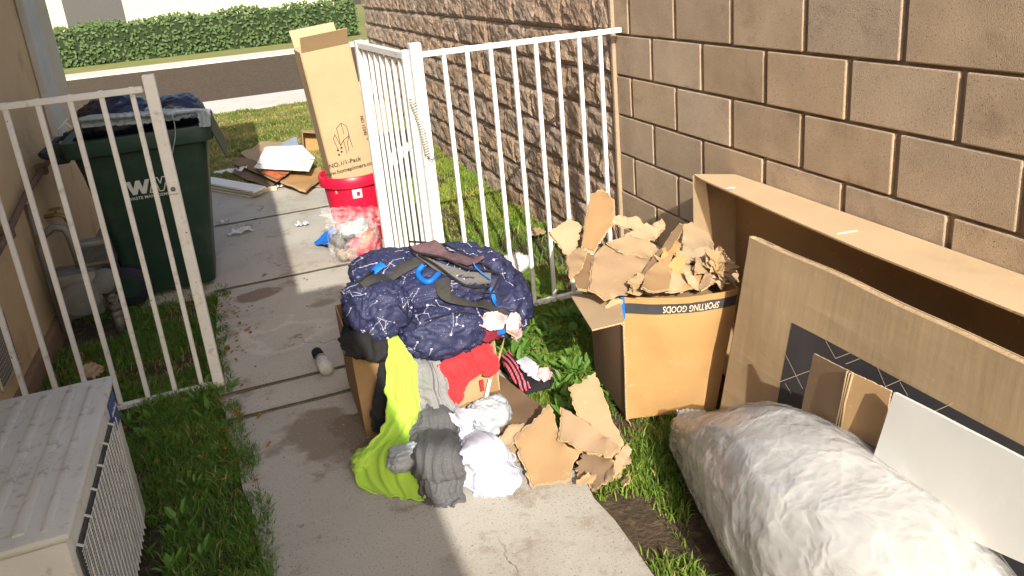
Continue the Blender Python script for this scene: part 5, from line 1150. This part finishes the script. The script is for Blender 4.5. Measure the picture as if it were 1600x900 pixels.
# folded card piece and white board
fc2 = thing('folded_card', (1.37, 1.3, .3), 'small creased brown cardboard piece standing between the black panel and the white board', 'cardboard')
XF = 1.385
K = [gx(1271, 552, XF), gx(1330, 582, XF-.025), gx(1393, 612, XF), gx(1371, 700, XF-.02), gx(1312, 668, XF-.045), gx(1252, 640, XF-.02)]
sheet('panel', [K[0], K[1], K[4], K[5]], .006, M['card'], fc2, edge=M['card_edge'], up_hint=(-1, 0, 0), seed=1, jag=.0015)
sheet('panel', [K[1], K[2], K[3], K[4]], .006, M['card'], fc2, edge=M['card_edge'], up_hint=(-1, 0, 0), seed=2, jag=.0015)
for d in (-.009, 0, .009): MB().tube([K[1]+Vector((-.004, d, 0)), (K[1]+K[4])/2+Vector((-.006, d*.6, 0)), K[4]+Vector((-.004, d, 0))], .0035, 6).build('crease', M['card_light'], fc2, True)
XW = 1.345
wb = sheet('white_board', [gx(1395, 613, XW), gx(1372, 686, XW-.03), gx(1350, 770, XW-.06), gx(1640, 900, XW-.06), gx(1640, 736, XW)], .012, M['white_card'], None, up_hint=(-1, 0, 0), crumple=.003, seed=4)
tag(wb, 'plain white board leaning on the flat box at the lower right', 'board')
# big film bag
fbg = thing('plastic_bag', (1.15, 1.6, 0), 'large translucent plastic bag of packing film on the ground at the lower right', 'bag')

def stuffed(name, st, m_, parent, nu=170, nv=110, seed=0, amp=.02, shrink=0., z0=.004):
    vs = []; sd = Vector((seed*3, seed, 1)); S_ = [Vector((s[0], s[1], s[2])) for s in st]; H_ = [Vector((s[3], 0, 0)) for s in st]
    for i in range(nu+1):
        t = i/nu; q = crom(S_, t); h = crom(H_, t).x-shrink; xl, xr = q.y+shrink, q.z-shrink; cx = (xl+xr)/2; w_ = (xr-xl)/2
        for j in range(nv):
            a = 2*math.pi*j/nv; c, s_ = math.cos(a), math.sin(a)
            x = cx+w_*math.copysign(abs(c)**.8, c); z = z0+h/2+h/2*math.copysign(abs(s_)**.75, s_)
            p = Vector((x, q.x, z)); n = Vector((c, 0, s_)); u = Vector((q.x*2.2, a*1.6, 0))+sd; u = Vector((q.x*2.6+.8*c, c*1.3, s_*1.3))+sd
            d = amp*((1-2.4*abs(noise.noise(u)))+.45*(1-2.4*abs(noise.noise(u*2.3)))+.30*(1-2.4*abs(noise.noise(Vector((u.x*2.2, u.y*7, u.z*7)))))+.10*(1-2.4*abs(noise.noise(u*9)))+1.0*noise.noise(u*.6))
            p = p+n*d*(1 if h > .12 else .5)
            if p.z < z0: p.z = z0
            lim = 1.378+.186*p.z
            if p.x > lim: p.x = lim-.2*(min(p.x-lim, .02))
            vs.append(p)
    P = np.array([v[:] for v in vs], float).reshape(nu+1, nv, 3); Cc = P.mean(1, keepdims=True); N = gnormals(P, True); sg_ = np.sign((N*(P-Cc)).sum(2)); sg_[sg_ == 0] = 1; N = N*sg_[..., None]
    P = buckle(P, N, 1.02, 1.012, iters=60, lim=.0065, seed=seed, wrap=True, bend=3, floor=.002)
    vs = [Vector(p) for p in P.reshape(-1, 3)]
    fs = [(i*nv+j, i*nv+(j+1) % nv, (i+1)*nv+(j+1) % nv, (i+1)*nv+j) for i in range(nu) for j in range(nv)]+[tuple(range(nv))[::-1], tuple(nu*nv+j for j in range(nv))]
    return mesh_obj(name, vs, fs, m_, parent, True)
ST = [(2.09, 1.235, 1.29, .08), (2.03, 1.20, 1.33, .12), (1.93, 1.165, 1.36, .185), (1.82, 1.125, 1.385, .265), (1.70, 1.08, 1.40, .35), (1.55, 1.03, 1.41, .425), (1.38, .985, 1.405, .470), (1.2, .96, 1.39, .485), (.95, .98, 1.37, .47), (.75, 1.05, 1.33, .38), (.6, 1.13, 1.28, .2)]
stuffed('film', ST, M['bag_milky'], fbg, seed=3, amp=.008)
stuffed('packing_film', ST[1:], M['foam'], fbg, nu=70, nv=40, seed=6, amp=.008, shrink=.024, z0=.012)
drape('film_ear', [(gz(1060, 638, .15), gz(1062, 664, .10), .0), (gz(1074, 638, .17), gz(1072, 690, .08), .02), (gz(1105, 640, .20), gz(1100, 700, .10), .01)], M['bag_milky'], fbg, 30, 40, amp=.008, freq=3, seed=5, thick=0)
# ------------------------------------------------------------------ grass, weeds, leaf litter
def vnoise(x, y, s, sd):
    n = 64; g = np.random.default_rng(sd).random((n, n)); X = (x*s) % n; Y = (y*s) % n; i = X.astype(int); j = Y.astype(int); fx = X-i; fy = Y-j
    fx = fx*fx*(3-2*fx); fy = fy*fy*(3-2*fy); i2 = (i+1) % n; j2 = (j+1) % n
    return (g[i, j]*(1-fx)*(1-fy)+g[i2, j]*fx*(1-fy)+g[i, j2]*(1-fx)*fy+g[i2, j2]*fx*fy)
def blades(name, x, y, h, wd, lean, cols, label=None, z=-.03, parent=None):
    n = len(x); a = rng.random(n)*6.283; b = rng.random(n)*6.283
    sx, sy = np.cos(a)*wd/2, np.sin(a)*wd/2; lx, ly = np.cos(b)*lean*h, np.sin(b)*lean*h
    V = np.zeros((n, 5, 3)); zz = np.full(n, z)
    V[:, 0] = np.stack([x-sx, y-sy, zz], 1); V[:, 1] = np.stack([x+sx, y+sy, zz], 1)
    V[:, 2] = np.stack([x+lx*.35-sx*.8, y+ly*.35-sy*.8, zz+h*.6], 1); V[:, 3] = np.stack([x+lx*.35+sx*.8, y+ly*.35+sy*.8, zz+h*.6], 1)
    V[:, 4] = np.stack([x+lx, y+ly, zz+h*(1-.3*lean)], 1)
    me = bpy.data.meshes.new(name); me.vertices.add(n*5); me.vertices.foreach_set('co', V.reshape(-1))
    o5 = np.arange(n)*5; L = np.zeros((n, 7), int); L[:, 0:4] = np.stack([o5, o5+1, o5+3, o5+2], 1); L[:, 4:7] = np.stack([o5+2, o5+3, o5+4], 1)
    me.loops.add(n*7); me.loops.foreach_set('vertex_index', L.reshape(-1))
    me.polygons.add(n*2); st = np.stack([np.arange(n)*7, np.arange(n)*7+4], 1).reshape(-1); me.polygons.foreach_set('loop_start', st)
    at_ = me.color_attributes.new('tint', 'FLOAT_COLOR', 'POINT'); C_ = np.ones((n, 5, 4)); C_[:, :, :3] = cols[:, None, :]
    at_.data.foreach_set('color', C_.reshape(-1)); me.materials.append(M['grass']); me.update(); me.validate()
    o = bpy.data.objects.new(name, me); COL.objects.link(o); return tag(o, label, None, None, 'stuff')
def gcol(n, base, alt, k, v=.25):
    t = np.clip(k, 0, 1)[:, None]; c = np.array(base)*(1-t)+np.array(alt)*t
    return c*(1+v*(rng.random((n, 1))*2-1))*np.array([1, 1, 1])
GREEN, YEL, STRAW, DK = (.12, .25, .025), (.27, .35, .05), (.45, .36, .15), (.09, .20, .03)
def region(name, x0, x1, y0, y1, dens, hm, wd, seed, label, mask=None, base=GREEN, alt=YEL, straw=.06, z=-.03, lean=.7):
    n = int((x1-x0)*(y1-y0)*dens); x = x0+(x1-x0)*rng.random(n); y = y0+(y1-y0)*rng.random(n)
    k = vnoise(x+50, y+50, 2.1, seed)*.6+vnoise(x+50, y+50, 7, seed+1)*.4
    hh = vnoise(x+50, y+50, 4., seed+2)*.6+vnoise(x+50, y+50, 13, seed+3)*.4
    keep = rng.random(n) < np.clip((hh-.22)*4, .12, 1)
    if mask is not None: keep &= mask(x, y)
    x, y, k, hh = x[keep], y[keep], k[keep], hh[keep]; n = len(x)
    h = hm*(.45+.9*hh)*(.6+.7*rng.random(n)); w_ = wd*(.6+.8*rng.random(n))
    c = gcol(n, base, alt, (k-.35)*2.2); s = rng.random(n) < straw*(1+3*(hh < .35)); c[s] = np.array(STRAW)*(.6+.6*rng.random((s.sum(), 1)))
    return blades(name, x, y, h, w_, lean*(.3+rng.random(n)), c, label, z)
def m_left(x, y):
    e = PX0+.03+.06*vnoise(x+9, y+9, 7, 3)+np.where(y < 3.45, .145*np.clip((3.45-y)/1.3, 0, 1), 0)
    return (x < e) & ~((x < -.82) & (y > 4.2) & (y < 4.55)) & ~((y > 4.55) & (rng.random(len(x)) < .8)) & ~((x < -.5) & (y < 2.5) & (x > -.9) & (rng.random(len(x)) < .9))
region('grass', -1.13, -.16, 1.3, 4.75, 21000, .058, .0042, 11, 'patchy green grass around the fence foot in the house shade', m_left, DK, (.15, .26, .04), .07)
def m_right(x, y):
    e = PX1-.03+.05*vnoise(x+9, y+9, 6, 7)
    inbox = (x > 1.15+.09*(y-2.28)) & (x < 1.6) & (y > 2.3-.3*(x-1.16)) & (y < 2.62)
    bag = (x > 1.30-.62*np.clip(2.09-y, 0, .5)) & (y < 2.09) & (y > .6)
    lean_ = (x > 1.38) & (y < 2.04)
    long_ = (x > 1.62) & (y < 2.55)
    bare = ((x-1.55)/.22)**2+((y-4.25)/.42)**2 < .6+.6*vnoise(x, y, 8, 4)
    bare2 = (y < 2.2) & (x > 1.14) & (vnoise(x, y, 6, 14) < .25)
    pile = (x < 1.0) & (y < 2.15) & (vnoise(x, y, 6, 15) < .5)
    return (x > e) & ~inbox & ~bag & ~lean_ & ~long_ & ~(bare & (rng.random(len(x)) < .93)) & ~(bare2 & (rng.random(len(x)) < .6)) & ~pile
region('grass', .80, 1.79, 1.0, 4.6, 21000, .054, .0045, 21, 'bright green grass strip between the clothes box and the block wall', m_right, (.10, .22, .025), (.22, .32, .045), .05)
region('grass', .80, 1.79, 4.6, 10.8, 10000, .045, .006, 31, 'short sunlit grass strip along the foot of the rough wall', m_right, (.15, .26, .03), (.28, .33, .055), .08)
def m_lawn(x, y): return (y > 7.28+.08*vnoise(x, y, 5, 2)) & ~((x > .8) & (y < 10.8))
nl = region('lawn', -3.0, 1.8, 7.25, 12.1, 5200, .05, .008, 41, 'sunlit lawn with yellowed patches behind the far cardboard heap', m_lawn, (.12, .19, .03), (.36, .32, .11), .16)
g2 = grid_sheet('verge_ground', -8, 1.8, 7.26, 12.14, 40, 20, -.026, .006, mat('lawn_soil', (.16, .15, .05), (.22, .18, .07), 5, .95, .8, bscale=50, bdist=.01, dirt=(.10, .13, .03), dscale=3))
grid_sheet('far_lawn', -30, 30, 23.25, 60, 10, 10, -.02, .01, mat('far_lawn_ground', (.16, .19, .05), (.24, .22, .08), 1.5, .95, .6, bscale=20, bdist=.02))

def leaf_stuff(name, pts_, m_, label, lw=.5):
    V = []; Fc = []
    for (c, n, d, l, w_) in pts_:
        s = n.cross(d).normalized(); b0 = len(V)
        V += [c, c+d*l*.35+s*w_*.5+n*l*.05, c+d*l*.75+s*w_*.38+n*l*.02, c+d*l-n*l*.08, c+d*l*.75-s*w_*.38+n*l*.02, c+d*l*.35-s*w_*.5+n*l*.05]
        Fc += [(b0, b0+1, b0+2, b0+3), (b0, b0+3, b0+4, b0+5)]
    o = mesh_obj(name, V, Fc, m_, None, False); return tag(o, label, None, None, 'stuff')
M['weed'] = mat('weed_leaf', (.085, .20, .03), (.13, .25, .04), 9, .5, .4, bscale=90, transl=.25, vary=0)
rs = random.Random(3); W = []
for k in range(120):
    if k < 62: x, y = rs.uniform(.92, 1.2), rs.uniform(2.35, 3.35)
    elif k < 80: x, y = rs.uniform(1.15, 1.5), rs.uniform(3.0, 3.6)
    else: x, y = rs.uniform(-.9, -.28), rs.uniform(2.2, 3.6)
    for i in range(rs.randint(5, 10)):
        a = rs.uniform(0, 6.28); el = rs.uniform(.3, 1.1); d = Vector((math.cos(a)*math.cos(el), math.sin(a)*math.cos(el), math.sin(el))); n = Vector((-math.cos(a)*math.sin(el), -math.sin(a)*math.sin(el), math.cos(el)))
        l = rs.uniform(.03, .085)*(.8 if k > 75 else 1); st_ = rs.uniform(.0, .04)
        W.append((Vector((x, y, -.02))+d*st_, n, d, l, l*rs.uniform(.28, .5)))
leaf_stuff('weeds', W, M['weed'], 'broad leaved weeds growing through the grass beside the boxes')
LL = []
for k in range(420):
    q = rs.random()
    if q < .35: x, y = -.27+rs.gauss(0, .05), rs.uniform(2.5, 4.6)
    elif q < .6: x, y = rs.uniform(-1.1, -.4), rs.uniform(2.6, 4.6)
    elif q < .85: x, y = rs.uniform(.9, 1.75), rs.uniform(2.2, 6)
    else: x, y = rs.uniform(-.3, .8), rs.uniform(2.6, 6.5)
    a = rs.uniform(0, 6.28); n = Vector((rs.gauss(0, .35), rs.gauss(0, .35), 1)).normalized(); d = n.orthogonal().normalized(); d = Matrix.Rotation(a, 3, n) @ d
    l = rs.uniform(.008, .032)*(1 if q < .85 else .5); LL.append((Vector((x, y, .006 if -.3 < x < .85 else rs.uniform(0, .03))), n, d, l, l*rs.uniform(.3, .7)))
leaf_stuff('leaf_litter', LL, M['leaf'], 'dry brown leaf bits scattered in the grass and along the path edge')
# hedge and house across the road
HB = []
for k in range(16000):
    x = rs.uniform(-12, 4); z = rs.uniform(0, 1.15); y = 26+rs.uniform(-.35, .35)*(1-.3*z)
    n = Vector((rs.gauss(0, .6), -1+rs.gauss(0, .5), rs.gauss(.5, .5))).normalized(); d = n.orthogonal().normalized(); d = Matrix.Rotation(rs.uniform(0, 6.28), 3, n) @ d
    HB.append((Vector((x, y, z+.12*noise.noise(Vector((x, 0, 0))))), n, d, .13, .07))
leaf_stuff('hedge', HB, mat('hedge_leaf', (.05, .09, .025), (.08, .13, .04), 3, .6), 'low green hedge across the road beyond the lawn')
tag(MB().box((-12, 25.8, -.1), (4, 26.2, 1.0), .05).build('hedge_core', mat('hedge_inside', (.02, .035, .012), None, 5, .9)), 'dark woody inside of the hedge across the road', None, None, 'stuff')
nh = thing('far_house', (-4, 33, 0), 'pale house standing across the road behind the hedge', 'house')
MB().box((-14, 30, -.1), (4, 38, 3.0)).build('wall', M['trim_cream'], nh)
MB().box((-14.6, 29.4, 3.0), (4.6, 38.6, 3.3), .03).build('roof', M['card_dark'], nh)
MB().box((-5.0, 29.96, .9), (-3.2, 30.02, 2.1), .01).build('window', M['ac_dark'], nh)
